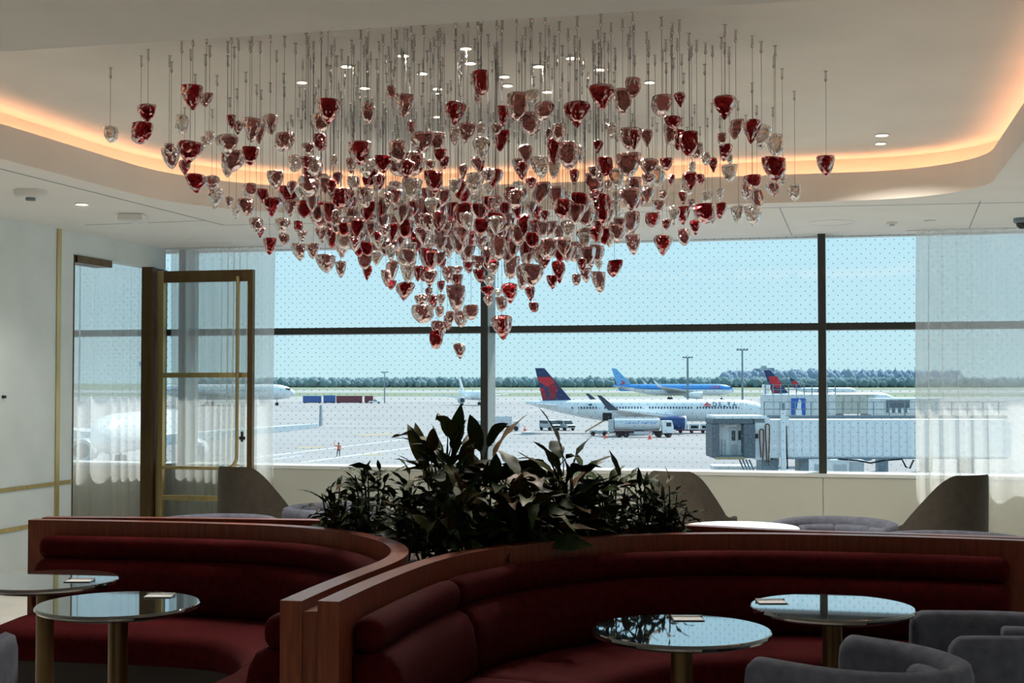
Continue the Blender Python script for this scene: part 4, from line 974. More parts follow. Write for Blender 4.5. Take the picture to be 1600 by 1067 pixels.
def narrowbody(root, full=True):
    L, R, cz = 43.6, 1.98, 4.05; d_ = 245; x0 = -21.8
    fuselage(L, R, cz).build('fuselage', 'plane_white', root, 60)
    u = d_ / F
    def q(px, py): return ((px - 1011) * u, EH - (py - 597) * u)
    f = fin(root, [q(848.5, 628), q(836, 575), q(850.5, 575), q(893, 625), q(893, 630), q(850, 630)], .35, 'navy')
    def mark(nm, mt, pts):
        return MB().prism([q(700 + a / 6.154, 580 + b / 6.154) for a, b in pts], lambda u_, v_, w_: (u_, w_, v_), .03).build(nm, mt, f, loc=(0, -.21, 0)), MB().prism([q(700 + a / 6.154, 580 + b / 6.154) for a, b in pts], lambda u_, v_, w_: (u_, w_, v_), .03).build(nm, mt, f, loc=(0, .18, 0))
    mark('tail_marking', 'red_bright', [(858, 56), (985, 54), (1030, 108), (955, 150), (872, 100)])
    mark('tail_marking', 'red_deep', [(955, 150), (1030, 116), (1062, 160), (1030, 265), (968, 268), (975, 205)])
    mark('tail_marking', 'red_deep', [(890, 190), (934, 182), (955, 270), (912, 276)])
    mark('tail_marking', 'red_bright', [(884, 150), (934, 180), (890, 190)])
    for s in (-1, 1):
        wing(root, 'stabilizer', s, [(-15.6, .6), (-19.0, 6.2), (-20.4, 6.2), (-20.0, .6)], 4.9, 5.3, .35, .15, 'plane_white')
        w_ = wing(root, 'wing', s, [(5.5, 1.2), (-6.2, 16.9), (-7.9, 16.9), (-3.2, 1.2)], 2.9, 4.5, .9, .22, 'plane_white')
        MB().prism([(-6.4, 4.4), (-9.4, 6.9), (-10.1, 6.95), (-8.2, 4.4)], lambda u_, v_, w2: (u_, s * 16.9 + s * (v_ - 4.4) * .25 + w2, v_), .15).build('winglet', 'plane_dark', w_)
        engine(root, 6.2, s * 5.75, 2.0, 1.2, 4.4, 'engine_blue'); gear(root, -1.5, s * 3.8, 3.2, .6)
    gear(root, 15.5, 0, 2.6, .45)
    windows_row(root, [-13.5 + .53 * k for k in range(58) if k not in (9, 10, 24, 25, 41)], 4.55, R, cz)
    MB().add([(19.6, -1.18, 4.55), (20.6, -.8, 4.5), (20.4, -.72, 4.95), (19.4, -1.1, 5.0), (19.6, 1.18, 4.55), (20.6, .8, 4.5), (20.4, .72, 4.95), (19.4, 1.1, 5.0)], [(0, 1, 2, 3), (4, 7, 6, 5), (1, 5, 6, 2), (0, 3, 7, 4), (3, 2, 6, 7), (0, 4, 5, 1)]).build('cockpit_window', 'vehicle_glass', root)
    for x in (-12.9, 16.6): MB().b2(x - .42, x + .42, -1.985, -1.95, 3.6, 5.4).build('door', 'plane_white', root)
    side_text(root, 'DELTA', 1.12, 'plane_dark', 13.6, 5.12, R, cz, 1.42)
    def lg(pts, mt): return MB().prism(pts, lambda u_, v_, w_: (u_, -(math.sqrt(max(0, R * R - (v_ - cz) ** 2)) + .06) + w_, v_), .04).build('emblem', mt, root)
    lg([(9.75, 4.82), (10.55, 5.6), (11.35, 4.82), (10.55, 5.05)], 'red_bright'); lg([(9.7, 4.62), (10.55, 4.92), (11.4, 4.62), (10.55, 4.72)], 'red_deep')
    MB().b2(-10.6, -10.0, -1.93, -1.88, 4.95, 5.25).build('flag_mark', 'navy', root)
root = field(1011, 245, 'airliner', 'white airliner with navy and red tail parked beyond the windows, DELTA on its side', 'airplane', 'parked airliners'); narrowbody(root); A1 = root

# wide twin in sky blue livery
root = field(1053, 690, 'airliner', 'sky blue and white airliner taxiing behind the white one', 'airplane', 'parked airliners')
L, R, cz = 61., 2.9, 5.3; u = 690 / F
fuselage(L, R, cz, split=5.3).build('fuselage', ['plane_white', 'sky_blue'], root, 60)
def q(px, py): return ((px - 1053) * u, EH - (py - 597) * u)
f = fin(root, [q(966.5, 609), q(955.5, 575.3), q(963, 575.8), q(990, 604.5), q(990, 611), q(968, 611)], .5, 'pale_blue')
for pts in ([(968.5, 594.5), (972.5, 595), (977.5, 598.3), (974, 598)], [(974, 598), (977.5, 598.3), (972, 601), (968, 600.3)]):
    MB().prism([q(*p) for p in pts], lambda a, b, w: (a, w, b), .06).build('tail_emblem', 'red_bright', f, loc=(0, -.32, 0))
for s in (-1, 1):
    wing(root, 'stabilizer', s, [(-22, .6), (-28, 9), (-30, 9), (-27.5, .6)], 6.2, 7, .4, .2, 'plane_grey')
    wing(root, 'wing', s, [(10, 2), (-9, 28), (-11, 29), (-3, 2)], 4.2, 6.8, 1.2, .3, 'plane_grey')
    MB().prism([(-9, 6.7), (-12.5, 9.8), (-13.5, 9.9), (-11, 6.7)], lambda a, b, w: (a, s * 28.5 + w, b), .2).build('winglet', 'plane_white', root)
    engine(root, 13, s * 9.5, 2.6, 1.75, 7, 'plane_white'); gear(root, -2, s * 5, 4, .8)
gear(root, 24, 0, 3.5, .6)
MB().box((28.2, -1.1, 6.4), (1.4, 1.4, .5)).build('cockpit_window', 'vehicle_glass', root)
windows_row(root, [-20 + .9 * k for k in range(50)], 5.75, R, cz, .4, .5)
side_text(root, 'NEOS', 2.1, 'red_bright', 20.2, 6.6, R, cz, 1.1)

def tail_only(px, d_, h, label):
    """distant parked airliner seen mostly as its tail"""
    root = field(px, d_, 'airliner', label, 'airplane', 'parked airliners')
    u = d_ / F; fuselage(40, 1.9, 4.0).build('fuselage', 'plane_white', root, 60)
    s = h / 5.7
    f = fin(root, [(-17.5, 5), (-20 - .3 * s, 5.6 + 5.7 * s), (-18.2, 5.6 + 5.7 * s), (-12.3, 5.2)], .35, 'navy')
    for k in (-.22, .19):
        MB().prism([(-18.9, 5.6 + 4.2 * s), (-16.3, 5.6 + 4.2 * s), (-14.6, 5.6 + 2.2 * s), (-16.0, 5.6 + 1.2 * s), (-18.4, 5.6 + 2.6 * s)], lambda a, b, w: (a, w, b), .03).build('tail_marking', 'red_bright', f, loc=(0, k, 0))
        MB().prism([(-18.2, 5.6 + 1.8 * s), (-16.6, 5.6 + .9 * s), (-15.6, 5.4), (-17.6, 5.5)], lambda a, b, w: (a, w, b), .03).build('tail_marking', 'red_deep', f, loc=(0, k, 0))
    for s_ in (-1, 1):
        wing(root, 'wing', s_, [(5, 1.2), (-6, 16.5), (-7.6, 16.5), (-3, 1.2)], 2.9, 4.5, .9, .22, 'plane_grey'); engine(root, 6, s_ * 5.6, 2, 1.15, 4.2, 'plane_white'); gear(root, -1.5, s_ * 3.6, 3, .6)
    gear(root, 14.5, 0, 2.6, .45); return root
tail_only(1200 + 19 * F / 420, 420, 7.2, 'red and navy tail of an airliner standing behind the jet bridges')
tail_only(1237 + 19 * F / 820, 820, 5.7, 'small distant red and navy tail right of the larger one')
# widebody nose at the left edge of the view
root = field(461 - 30 * F / 530, 530, 'airliner', 'white widebody nose pointing right above the blue containers', 'airplane', 'parked airliners')
fuselage(60, 3.0, 5.3).build('fuselage', 'plane_white', root, 60); MB().box((27.6, -1.5, 6.5), (1.8, 1.2, .5)).build('cockpit_window', 'vehicle_glass', root)
windows_row(root, [-20 + .9 * k for k in range(44)], 5.8, 3.0, 5.3, .35, .45); gear(root, 23, 0, 3.2, .65)
for s_ in (-1, 1): wing(root, 'wing', s_, [(9, 2), (-9, 30), (-11, 30), (-3, 2)], 4, 6.5, 1.2, .3, 'plane_grey'); gear(root, -3, s_ * 5, 4, .8)
fin(root, [(-26, 7.5), (-31, 17), (-28, 17), (-19, 8)], .5, 'pale_blue')
# small white airliner seen nose on
root = field(737, 539, 'airliner', 'white airliner seen nose on, left of the centre mullion', 'airplane', 'parked airliners', rz=R_(-72))
fuselage(38, 1.9, 4.0).build('fuselage', 'plane_white', root, 60)
for s_ in (-1, 1): wing(root, 'wing', s_, [(5, 1.2), (-5, 17), (-6.6, 17), (-3, 1.2)], 2.9, 4.4, .8, .22, 'plane_white'); engine(root, 6, s_ * 5.6, 2, 1.2, 4.2, 'plane_grey'); gear(root, -1.5, s_ * 3.6, 3, .6)
gear(root, 14, 0, 2.6, .45); fin(root, [(-15, 5), (-19, 11.5), (-17.5, 11.5), (-11, 5.4)], .35, 'plane_white'); MB().box((17.2, 0, 4.7), (1.2, 1.7, .45)).build('cockpit_window', 'vehicle_glass', root)
# the airliner whose wing tip shows by the left curtain
root = field(238, 148, 'airliner', 'white airliner behind the left curtain, only its wing and winglet in clear view', 'airplane', 'parked airliners', rz=R_(-90))
fuselage(38, 1.98, 4.05).build('fuselage', 'plane_white', root, 60)
for s_ in (-1, 1):
    w_ = wing(root, 'wing', s_, [(5, 1.2), (-4.5, 17.4), (-6.2, 17.4), (-3, 1.2)], 2.9, 4.25, 1.2, .5, 'plane_white')
    MB().prism([(-4.7, 4.2), (-6.6, 6.5), (-7.2, 6.5), (-6.3, 4.2)], lambda a, b, w: (a, s_ * (17.4 - (b - 4.2) * .08) + w, b), .2).build('winglet', 'bridge_steel', w_)
    engine(root, 6, s_ * 5.75, 2.0, 1.2, 4.4, 'plane_white'); gear(root, -1.5, s_ * 3.8, 3.2, .6)
gear(root, 15, 0, 2.6, .45); fin(root, [(-15, 5.5), (-19, 11.7), (-17.5, 11.7), (-11, 5.6)], .35, 'navy')

# ---- vehicles
def wheelset(root, xs, w, r):
    for x in xs:
        for s in (-1, 1): MB().tube([(x, s * w - s * .14, r), (x, s * w + s * .14, r)], r, 14).build('wheel', 'rubber', root, 40)
root = field(1001, 226, 'fuel_truck', 'white aviation fuel tanker truck under the airliner wing', 'truck')
m = MB(); m.rings([[(x, 1.15 * k * math.cos(2 * PI * j / 20), 2.15 + 1.05 * k * math.sin(2 * PI * j / 20)) for j in range(20)] for x, k in ((-4.5, .8), (-4.35, 1), (3.0, 1), (3.15, .8))]).build('tank', 'vehicle_silver', root, 50)
MB().b2(-5.2, 5.0, -.5, .5, .75, 1.05).build('chassis', 'rubber', root); MB().b2(-5.3, -4.55, -1.1, 1.1, .9, 2.9).build('rear_cabinet', 'vehicle_grey', root, bevel=.05)
m = MB(); m.prism([(3.45, .7), (5.3, .7), (5.3, 1.7), (5.05, 2.75), (3.45, 2.75)], lambda a, b, w: (a, -1.15 + w, b), 2.3).build('cab', 'plane_white', root, bevel=.06)
MB().b2(4.1, 4.9, -1.18, -1.14, 1.8, 2.45).build('side_window', 'vehicle_glass', root); MB().b2(-1.2, 1.8, -1.0, -.6, .5, 1.0).build('hose_locker', 'vehicle_silver', root)
MB().b2(-4.2, 2.8, -.3, .3, 3.2, 3.32).build('top_rail', 'plane_white', root)
wheelset(root, (-3.6, -2.5, 2.9, 4.5), 1.0, .5)
side_text(root, 'AeroAmerica', .95, 'sign_blue', -.3, 2.35, 1.1, 2.15, 1., 'lettering', .25)
root = field(938, 232, 'belt_loader', 'belt loader with raised boom below the airliner hold', 'loader')
MB().b2(-1.8, 1.2, -.8, .8, .4, .9).build('chassis', 'vehicle_grey', root, bevel=.05)
m = MB(); m.prism([(-2.6, .55), (1.5, 3.0), (1.5, 3.3), (-2.6, .85)], lambda a, b, w: (a, -.45 + w, b), .9).build('conveyor', 'tan_bumper', root)
MB().b2(.4, 1.9, -.75, .75, 2.6, 3.9).build('hold_door', 'rubber', root, bevel=.04); wheelset(root, (-1.3, .7), .75, .38)
root = field(1082, 245, 'baggage_cart', 'white baggage cart train beside the engine of the airliner', 'cart')
for k in range(3): MB().b2(-2.6 + k * 2.0, -.9 + k * 2.0, -.7, .7, .6, 1.6).build('cart_box', 'plane_white', root, bevel=.05); MB().b2(-2.4 + k * 2.0, -1.1 + k * 2.0, -.72, -.69, .85, 1.35).build('curtain', 'rubber', root)
MB().b2(-3, 3.6, -.7, .7, .4, .58).build('frame', 'red_deep', root); wheelset(root, (-2.2, -.2, 1.8, 3.0), .6, .25)
def van(px, d_, label, mt='vehicle_grey'):
    root = field(px, d_, 'van', label, 'van', 'vans on the apron', rz=R_(-58))
    MB().prism([(-2.3, .45), (2.3, .45), (2.35, 1.05), (1.4, 1.25), (.8, 1.95), (-2.25, 1.95)], lambda a, b, w: (a, -.95 + w, b), 1.9).build('body', mt, root, bevel=.1)
    MB().prism([(1.35, 1.28), (1.62, 1.24), (.98, 1.88), (.86, 1.9)], lambda a, b, w: (a + .05, -.85 + w, b), 1.7).build('windscreen', 'vehicle_glass', root)
    MB().b2(-2.0, .75, -.97, -.94, 1.3, 1.8).build('side_window', 'vehicle_glass', root); MB().b2(2.32, 2.38, -.75, .75, .62, .95).build('grille', 'vehicle_glass', root)
    wheelset(root, (-1.5, 1.45), .9, .36)
van(859, 258, 'silver grey van left of the pair by the airliner tail'); van(882, 258, 'silver grey van right of the pair by the airliner tail')
def box_truck(px, d_, label, s=1., rz=0):
    root = field(px, d_, 'box_truck', label, 'truck', 'box trucks on the apron', rz=rz)
    MB().b2(-3.2 * s, 1.2 * s, -1.15, 1.15, .95, 3.35 * s).build('cargo_box', 'vehicle_silver', root, bevel=.05)
    MB().prism([(1.35 * s, .6), (3.0 * s, .6), (3.05 * s, 1.4), (2.6 * s, 2.3 * s), (1.35 * s, 2.3 * s)], lambda a, b, w: (a, -1.05 + w, b), 2.1).build('cab', 'plane_white', root, bevel=.06)
    MB().b2(2.0 * s, 2.6 * s, -1.08, -1.04, 1.45, 2.05 * s).build('side_window', 'vehicle_glass', root); MB().b2(-3.2 * s, 2.8 * s, -.5, .5, .6, .9).build('chassis', 'rubber', root)
    wheelset(root, (-2.2 * s, 2.1 * s), 1.0, .45)
box_truck(792, 256, 'white box truck just right of the centre mullion', .82); box_truck(746, 262, 'small pale truck just left of the centre mullion', .55, R_(160))
def cone(px, d_, label, h=.95):
    root = field(px, d_, 'traffic_cone', label, 'traffic cone', 'traffic cones on the apron')
    MB().lathe([(.26, .05), (.05, h)], 14).build('body', 'cone_orange', root, 50); MB().b2(-.36, .36, -.36, .36, 0, .05).build('base', 'cone_orange', root)
    MB().lathe([(.165, h * .5), (.125, h * .68)], 14, closed=False).build('stripe', 'plane_white', root, 50)
cone(1015, 218, 'orange traffic cone in front of the fuel tanker', 1.3); cone(820, 255, 'dark red traffic cone right of the box truck', .95); cone(947, 222, 'small orange traffic cone behind the tanker', .8)
# containers and a pickup far left
def container(px0, px1, d_, mt, label, h=3.2):
    w = (px1 - px0) * d_ / F; root = field((px0 + px1) / 2, d_, 'cargo_container', label, 'container', 'cargo containers')
    MB().b2(-w / 2, w / 2, -1.2, 1.2, .5, h).build('body', mt, root); n = max(4, int(w / .7))
    for k in range(n): MB().b2(-w / 2 + (k + .2) * w / n, -w / 2 + (k + .7) * w / n, -1.26, -1.2, .7, h - .2).build('rib', mt, root)
    MB().b2(-w / 2, w / 2, -1.0, 1.0, .25, .5).build('skid', 'rubber', root); wheelset(root, (-w / 2 + .8, w / 2 - .8), .9, .28)
container(474, 502, 588, 'container_blue', 'blue cargo container, left of two'); container(506, 524, 588, 'container_blue', 'blue cargo container, right of two', 3.4)
container(526, 566, 588, 'container_maroon', 'long maroon cargo container beside the blue ones'); container(570, 583, 588, 'container_maroon', 'short maroon cargo container at the end of the row')
root = field(586, 580, 'pickup_truck', 'small white pickup truck by the light mast', 'truck')
MB().prism([(-2.6, .5), (2.6, .5), (2.6, 1.0), (1.4, 1.15), (.8, 1.75), (-.6, 1.75), (-.8, 1.1), (-2.6, 1.1)], lambda a, b, w: (a, -.95 + w, b), 1.9).build('body', 'plane_white', root, bevel=.08)
MB().b2(-.45, .75, -.97, -.94, 1.15, 1.6).build('side_window', 'vehicle_glass', root); wheelset(root, (-1.6, 1.6), .9, .38)
def mast(px, d_, ytop, label, r=.16):
    root = field(px, d_, 'light_mast', label, 'light mast', 'apron light masts'); h = EH + (597 - ytop) * d_ / F
    MB().tube([(0, 0, 0), (0, 0, h)], [r * 1.4, r], 10).build('pole', 'bridge_steel', root, 60)
    MB().b2(-1.6, 1.6, -.15, .15, h - .1, h + .1).build('crossbar', 'bridge_steel', root)
    for x in (-1.3, -.45, .45, 1.3): MB().box((x, -.3, h + .25), (.55, .5, .35)).build('floodlight', 'bridge_steel', root)
mast(601, 588, 582, 'apron light mast beside the maroon containers', .2); mast(1074.5, 430, 559, 'apron light mast above the sky blue airliner', .3); mast(1160, 380, 547, 'tall apron light mast left of the far buildings', .22)

# ---- marshaller on the apron
def person():
    c = at(529, 714, z=G); root = thing('person', 'person in a red vest and dark trousers on the apron with one arm raised', 'person', c, YAW)
    J = {'pel': (0, 0, .95), 'che': (0, 0, 1.22), 'nk': (0, 0, 1.46), 'hd': (0, .0, 1.58), 'tp': (0, 0, 1.74),
         'lh': (-.11, 0, .90), 'lk': (-.16, -.02, .50), 'la': (-.21, 0, .09), 'lt': (-.24, -.16, .05), 'rh': (.11, 0, .90), 'rk': (.12, -.03, .50), 'ra': (.14, 0, .09), 'rt': (.16, -.17, .05),
         'ls': (-.19, 0, 1.40), 'le': (-.40, -.02, 1.28), 'lw': (-.50, -.06, 1.52), 'lhd': (-.51, -.07, 1.62), 'rs': (.19, 0, 1.40), 're': (.27, .02, 1.13), 'rw': (.25, -.10, .90), 'rhd': (.25, -.12, .81)}
    RD = dict(pel=.15, che=.16, nk=.06, hd=.10, tp=.075, lh=.09, lk=.065, la=.045, lt=.04, rh=.09, rk=.065, ra=.045, rt=.04, ls=.075, le=.05, lw=.035, lhd=.045, rs=.075, re=.05, rw=.035, rhd=.045)
    ED = ['pel che', 'che nk', 'nk hd', 'hd tp', 'pel lh', 'lh lk', 'lk la', 'la lt', 'pel rh', 'rh rk', 'rk ra', 'ra rt', 'che ls', 'ls le', 'le lw', 'lw lhd', 'che rs', 'rs re', 're rw', 'rw rhd']
    K = list(J); me = bpy.data.meshes.new('body'); me.from_pydata([J[k] for k in K], [tuple(K.index(a) for a in e.split()) for e in ED], [])
    o = bpy.data.objects.new('body_tmp', me); COL.objects.link(o); md = o.modifiers.new('skin', 'SKIN')
    for i, k in enumerate(K): me.skin_vertices[0].data[i].radius = (RD[k], RD[k]); me.skin_vertices[0].data[i].use_root = (k == 'pel')
    sd = o.modifiers.new('s', 'SUBSURF'); sd.levels = 2; sd.render_levels = 2; bpy.context.view_layer.update()
    b = bpy.data.meshes.new_from_object(o.evaluated_get(bpy.context.evaluated_depsgraph_get())); bpy.data.objects.remove(o)
    b.materials.clear()
    for n in ('trouser_dark', 'vest_red', 'skin'): b.materials.append(MAT[n])
    for p in b.polygons:
        z, x = p.center.z, p.center.x
        p.material_index = 2 if (z > 1.46 and abs(x) < .2) or (x < -.47 and z > 1.56) or (x > .2 and z < .9 and z > .7) else 1 if z > .93 else 0
        p.use_smooth = True
    link('body', b, root)
    MB().lathe([(.105, 1.60), (.11, 1.66), (.08, 1.74), (.02, 1.77)], 14).build('cap', 'trouser_dark', root, 60)
    MB().tube([(-.51, -.07, 1.62), (-.54, -.10, 1.92)], .03, 8).build('wand', 'cone_orange', root, 60)
    for z in (1.08, 1.26): MB().lathe([(.175, z), (.175, z + .05)], 16, closed=False).build('vest_stripe', 'line_yellow', root, 60)
person()

# ---- near jet bridge
JD = 90.; ju = JD / F
root = field(1185, JD, 'jet_bridge', 'white corrugated jet bridge with dark canopy end and roof railing', 'jet bridge', 'jet bridges')
def J(px, py): return ((px - 1185) * ju, EH - (py - 597) * ju)
def jb(nm, px0, px1, py0, py1, y0, y1, mt, bevel=0, par=None):
    (x0, z1), (x1, z0) = J(px0, py0), J(px1, py1); return MB().b2(x0, x1, y0, y1, z0, z1).build(nm, mt, par or root, bevel=bevel)
jb('cab_roof', 1110, 1190, 648.5, 653, -1.9, 1.9, 'plane_white', .03)
jb('canopy', 1105.5, 1169, 653, 661, -1.9, 1.2, 'bridge_canopy', .08); jb('canopy', 1105.5, 1117, 661, 713, -1.9, 1.0, 'bridge_canopy', .08); jb('canopy', 1154, 1172, 661, 713, -1.9, 1.0, 'bridge_canopy', .08)
w_ = jb('cab_back_wall', 1117, 1154, 661, 711, -.9, -.6, 'plane_white'); jb('cab_floor', 1117, 1154, 709.5, 712, -1.7, -.9, 'bridge_steel'); jb('bumper', 1110, 1156, 711.5, 715, -2.0, -1.6, 'tan_bumper', .05)
dr = jb('cab_door', 1136, 1148, 667, 710, -.98, -.9, 'box_light'); jb('door_window', 1139, 1144.5, 672, 687, -1.02, -.97, 'vehicle_glass', 0, dr); jb('door_kick_plate', 1138, 1147, 693, 709, -1.02, -.97, 'plane_grey', 0, dr)
jb('window_slot', 1149.5, 1153, 672, 686, -.98, -.9, 'vehicle_glass'); jb('cab_lamp', 1126, 1145, 663.5, 665, -1.4, -1.2, 'plane_white')
jb('handrail', 1122.5, 1123.3, 685, 709, -1.3, -1.2, 'bridge_steel'); jb('handrail', 1127.5, 1128.3, 685, 709, -1.3, -1.2, 'bridge_steel')
jb('cab_side', 1172, 1196, 651, 716, -1.6, 1.6, 'plane_white', .04); jb('side_vent', 1171, 1187, 652, 659, -1.64, -1.6, 'bridge_steel')
jb('control_box', 1172, 1177, 676, 683, -1.75, -1.6, 'rubber', .03)
for k, (xa, xb, yt, yb) in enumerate(((1179, 1185, 672, 712), (1188, 1194, 664, 720))):
    pts = []
    for j in range(13):
        a = PI * j / 12; pts.append((lerp(xa, xb, .5) - (xb - xa) / 2 * math.cos(a), yt - 3 * math.sin(a)))
    pts = [(xa + 2, yb)] + [(xa, yt + 12)] + pts + [(xb, yt + 14), (xb - 1.5, yb + 4)]
    MB().tube([(J(*p)[0], -1.75, J(*p)[1]) for p in pts], .045, 6).build('hose', 'hose_brown', root, 60)
jb('tunnel', 1196, 1560, 655, 713, -1.45, 1.45, 'bridge_panel')
x = 1221.
while x < 1560:
    jb('panel', x, x + 10.2, 657, 711, -1.53, -1.45, 'bridge_panel', .03); x += 12.4
jb('roof_beam', 1186, 1560, 648, 653, -1.5, -1.2, 'bridge_steel'); jb('under_beam', 1220, 1560, 712.5, 715, -1.5, 1.5, 'bridge_steel')
x = 1187.
while x < 1560: jb('railing_post', x, x + 1.3, 627, 648, -1.45, -1.37, 'bridge_steel'); x += 24
for y in (627, 638): jb('railing_bar', 1186, 1560, y, y + 1.1, -1.44, -1.38, 'bridge_steel')
jb('column', 1211, 1218.5, 640, 733, -1.95, -1.6, 'plane_white', .05); jb('column_lamp', 1213, 1217.5, 628, 640, -1.9, -1.7, 'bridge_steel', .05)
jb('cable_tray', 1219, 1224, 650, 664, -1.8, -1.55, 'plane_white', .03)
MB().tube([(J(1220, 664)[0], -1.62, J(1220, 664)[1]), (J(1221, 700)[0], -1.62, J(1221, 700)[1]), (J(1222, 730)[0], -1.62, J(1222, 730)[1])], .05, 6).build('cable', 'rubber', root, 60)
pts = [(1300, 715), (1330, 717), (1350, 721), (1370, 717), (1398, 715), (1404, 727), (1410, 729), (1416, 716)]
MB().tube([(J(*p)[0], -1.5, J(*p)[1]) for p in pts], .06, 6).build('cable', 'rubber', root, 60)
for px in (1245, 1500): jb('support_leg', px, px + 14, 714, 597 + EH / ju, -.8, .8, 'bridge_steel', .05)
jb('cab_base', 1185, 1211, 716, 597 + EH / ju, -1.0, 1.0, 'bridge_steel', .05)
for i in range(4):
    a, b = J(1150 + i * 5, 716), J(1158 + i * 5, 735); MB().tube([(a[0], -1.2, a[1]), (b[0], -1.2, b[1])], .06, 6).build('stair_rail', 'bridge_steel', root, 60)
# ground equipment under the bridge
def equip(px0, px1, py0, d_, mt, label, name='ground_unit'):
    u = d_ / F; h = EH - (py0 - 597) * u; w = (px1 - px0) * u; root = field((px0 + px1) / 2, d_, name, label, 'ground equipment', 'ground equipment by the jet bridge')
    MB().b2(-w / 2, w / 2, -1, 1, .3, h).build('body', mt, root, bevel=.06); MB().b2(-w / 2 * .7, w / 2 * .7, -1.03, -1, h * .55, h * .85).build('vent', 'plane_grey', root)
    MB().b2(-w / 2 - .1, w / 2 + .1, -1.05, 1.05, h, h + .12).build('lid', 'plane_white', root); wheelset(root, (-w / 2 + .5, w / 2 - .5), .9, .3)
equip(1264, 1288, 718, 120, 'plane_white', 'white equipment cabinet under the bridge, left of the right mullion'); equip(1293, 1322, 719, 122, 'box_light', 'pale equipment cabinet right of the right mullion'); equip(1322, 1345, 720, 123, 'plane_grey', 'grey equipment cabinet beside the pale one')
equip(1113, 1172, 729, 95, 'box_light', 'low white equipment trailer below the bridge canopy')
# second and third bridges behind
def far_bridge(px0, px1, y0, y1, d_, mt, label, rail=True):
    root = field((px0 + px1) / 2, d_, 'jet_bridge', label, 'jet bridge', 'jet bridges'); u = d_ / F; w = (px1 - px0) * u; zt, zb = EH - (y0 - 597) * u, EH - (y1 - 597) * u
    MB().b2(-w / 2, w / 2, -1.6, 1.6, zb, zt).build('tunnel', mt, root, bevel=.05); n = int((px1 - px0) / 12)
    for k in range(n): MB().b2(-w / 2 + (k + .08) * w / n, -w / 2 + (k + .92) * w / n, -1.68, -1.6, zb + .15, zt - .15).build('panel', mt, root)
    if rail:
        for k in range(n + 1): MB().b2(-w / 2 + k * w / n - .05, -w / 2 + k * w / n + .05, -1.5, -1.4, zt, zt + 1.1).build('railing_post', 'bridge_steel', root)
        for z in (.55, 1.1): MB().b2(-w / 2, w / 2, -1.49, -1.42, zt + z - .06, zt + z).build('railing_bar', 'bridge_steel', root)
    for s in (-.35, .35): MB().b2(w * s - .5, w * s + .5, -.6, .6, 0, zb).build('support_leg', 'bridge_steel', root)
    return root, u
root, u = far_bridge(1192, 1300, 616, 648, 150, 'box_light', 'pale jet bridge with a blue poster, behind the nearest one')
def q2(px, py): return ((px - 1246) * u, EH - (py - 597) * u)
(x0, z1), (x1, z0) = q2(1231, 622), q2(1253, 648); ps = MB().b2(x0, x1, -1.76, -1.69, z0, z1).build('poster', 'sign_blue', root)
MB().prism([q2(*p) for p in ((1236, 648), (1238, 640), (1240, 636), (1241, 628), (1244, 622.5), (1247, 628), (1246, 636), (1248, 648))], lambda a, b, w: (a, -1.79 + w, b), .03).build('poster_shape', 'plane_white', ps)
far_bridge(1300, 1362, 616, 646, 160, 'beige_panel', 'beige jet bridge right of the window mullion', False)
root, u = far_bridge(1362, 1460, 622, 648, 140, 'box_light', 'jet bridge with open dark cab near the right curtain', False)
w = 98 * u; MB().b2(-w / 2 + 1.0, -w / 2 + 1.0 + 36 * u, -1.75, -1.69, EH - 47 * u, EH - 28 * u).build('cab_opening', 'bridge_canopy', root)
for k in range(4): MB().b2(-w / 2 + 1.3 + k * .6, -w / 2 + 1.55 + k * .6, -1.8, -1.74, EH - 47 * u, EH - 40 * u).build('cab_window', 'plane_white', root)
root = field(1197, 300, 'control_post', 'pale square post behind the nose of the airliner', 'post'); MB().b2(-.5, .5, -.5, .5, 0, EH - 1.2).build('shaft', 'plane_white', root, bevel=.05); MB().b2(-.8, .8, -.8, .8, EH - 1.2, EH - .5).build('head', 'plane_white', root, bevel=.05)

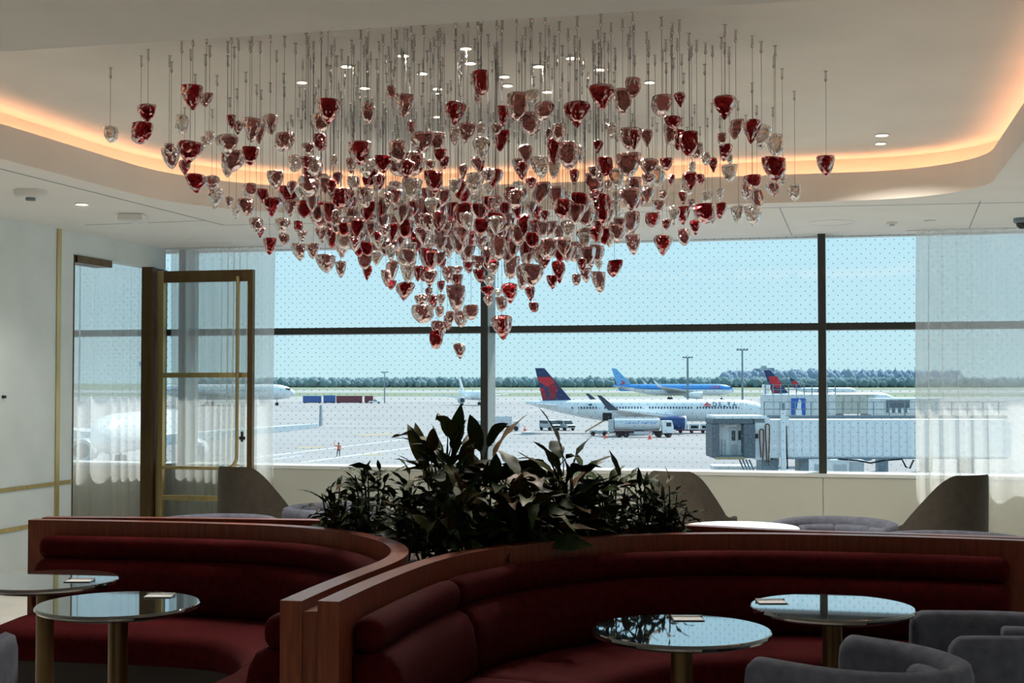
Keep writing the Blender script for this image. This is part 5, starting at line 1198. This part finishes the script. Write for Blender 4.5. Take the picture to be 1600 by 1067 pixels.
# ---- tree lines and far buildings
tr = random.Random(21)
def tree_band(name, label, d0, d1, px0, px1, n, hmin, hmax, mt, wfac=1.0):
    m = MB()
    for i in range(n):
        px = tr.uniform(px0, px1); d_ = tr.uniform(d0, d1); c = groundpt(px, d_); h = tr.uniform(hmin, hmax); w = h * tr.uniform(.45, .8) * wfac
        prof = [(.25, 0), (.8, .12), (1, .4), (.85, .68), (.5, .88), (.12, 1)]; seg = 7; rings = []; jx = tr.uniform(-.3, .3)
        for r, z in prof: rings.append([(c.x + w * r * tr.uniform(.65, 1.3) * math.cos(2 * PI * k / seg + i), c.y + w * r * tr.uniform(.65, 1.3) * math.sin(2 * PI * k / seg + i), G + h * z * tr.uniform(.94, 1.06)) for k in range(seg)])
        m.rings(rings)
    return tag(m.build(name, mt, None, 180, fix=False), label, 'trees', kind='stuff')
tree_band('tree_line', 'long tree line along the horizon with haze in its colour', 2300, 2600, 300, 1700, 2400, 8, 18.5, 'tree_haze_blue', .75)
tree_band('far_wood', 'higher wooded rise behind the jet bridges at right', 2900, 3300, 1130, 1500, 1100, 16, 37, 'far_haze_blue', .55)
br = random.Random(4)
BD = [(1160, 1176, 580, 'long low'), (1176, 1190, 576, 'stepped'), (1188, 1200, 571.5, 'tall pale'), (1200, 1212, 575, 'square'), (1236, 1252, 577.5, 'wide'), (1262, 1276, 576, 'slab'), (1296, 1318, 582, 'low wide'), (1318, 1338, 580.5, 'broad'), (1338, 1354, 582, 'end'), (920, 924.5, 586.5, 'lone')]
for i, (a, b, yt, kind) in enumerate(BD):
    d_ = 3400 + 40 * i; u = d_ / F; w = (b - a) * u; h = EH + (597 - yt) * u
    nm = {'lone': 'lone square tower block above the trees near the airliner tail'}.get(kind, '%s building block on the far skyline, %s of the row from the left' % (kind, ords[min(i, 15)]))
    root = field((a + b) / 2, d_, 'tower_block', nm, 'building', 'far skyline buildings'); mt = 'far_haze_pale' if kind == 'tall pale' else 'far_haze_blue'
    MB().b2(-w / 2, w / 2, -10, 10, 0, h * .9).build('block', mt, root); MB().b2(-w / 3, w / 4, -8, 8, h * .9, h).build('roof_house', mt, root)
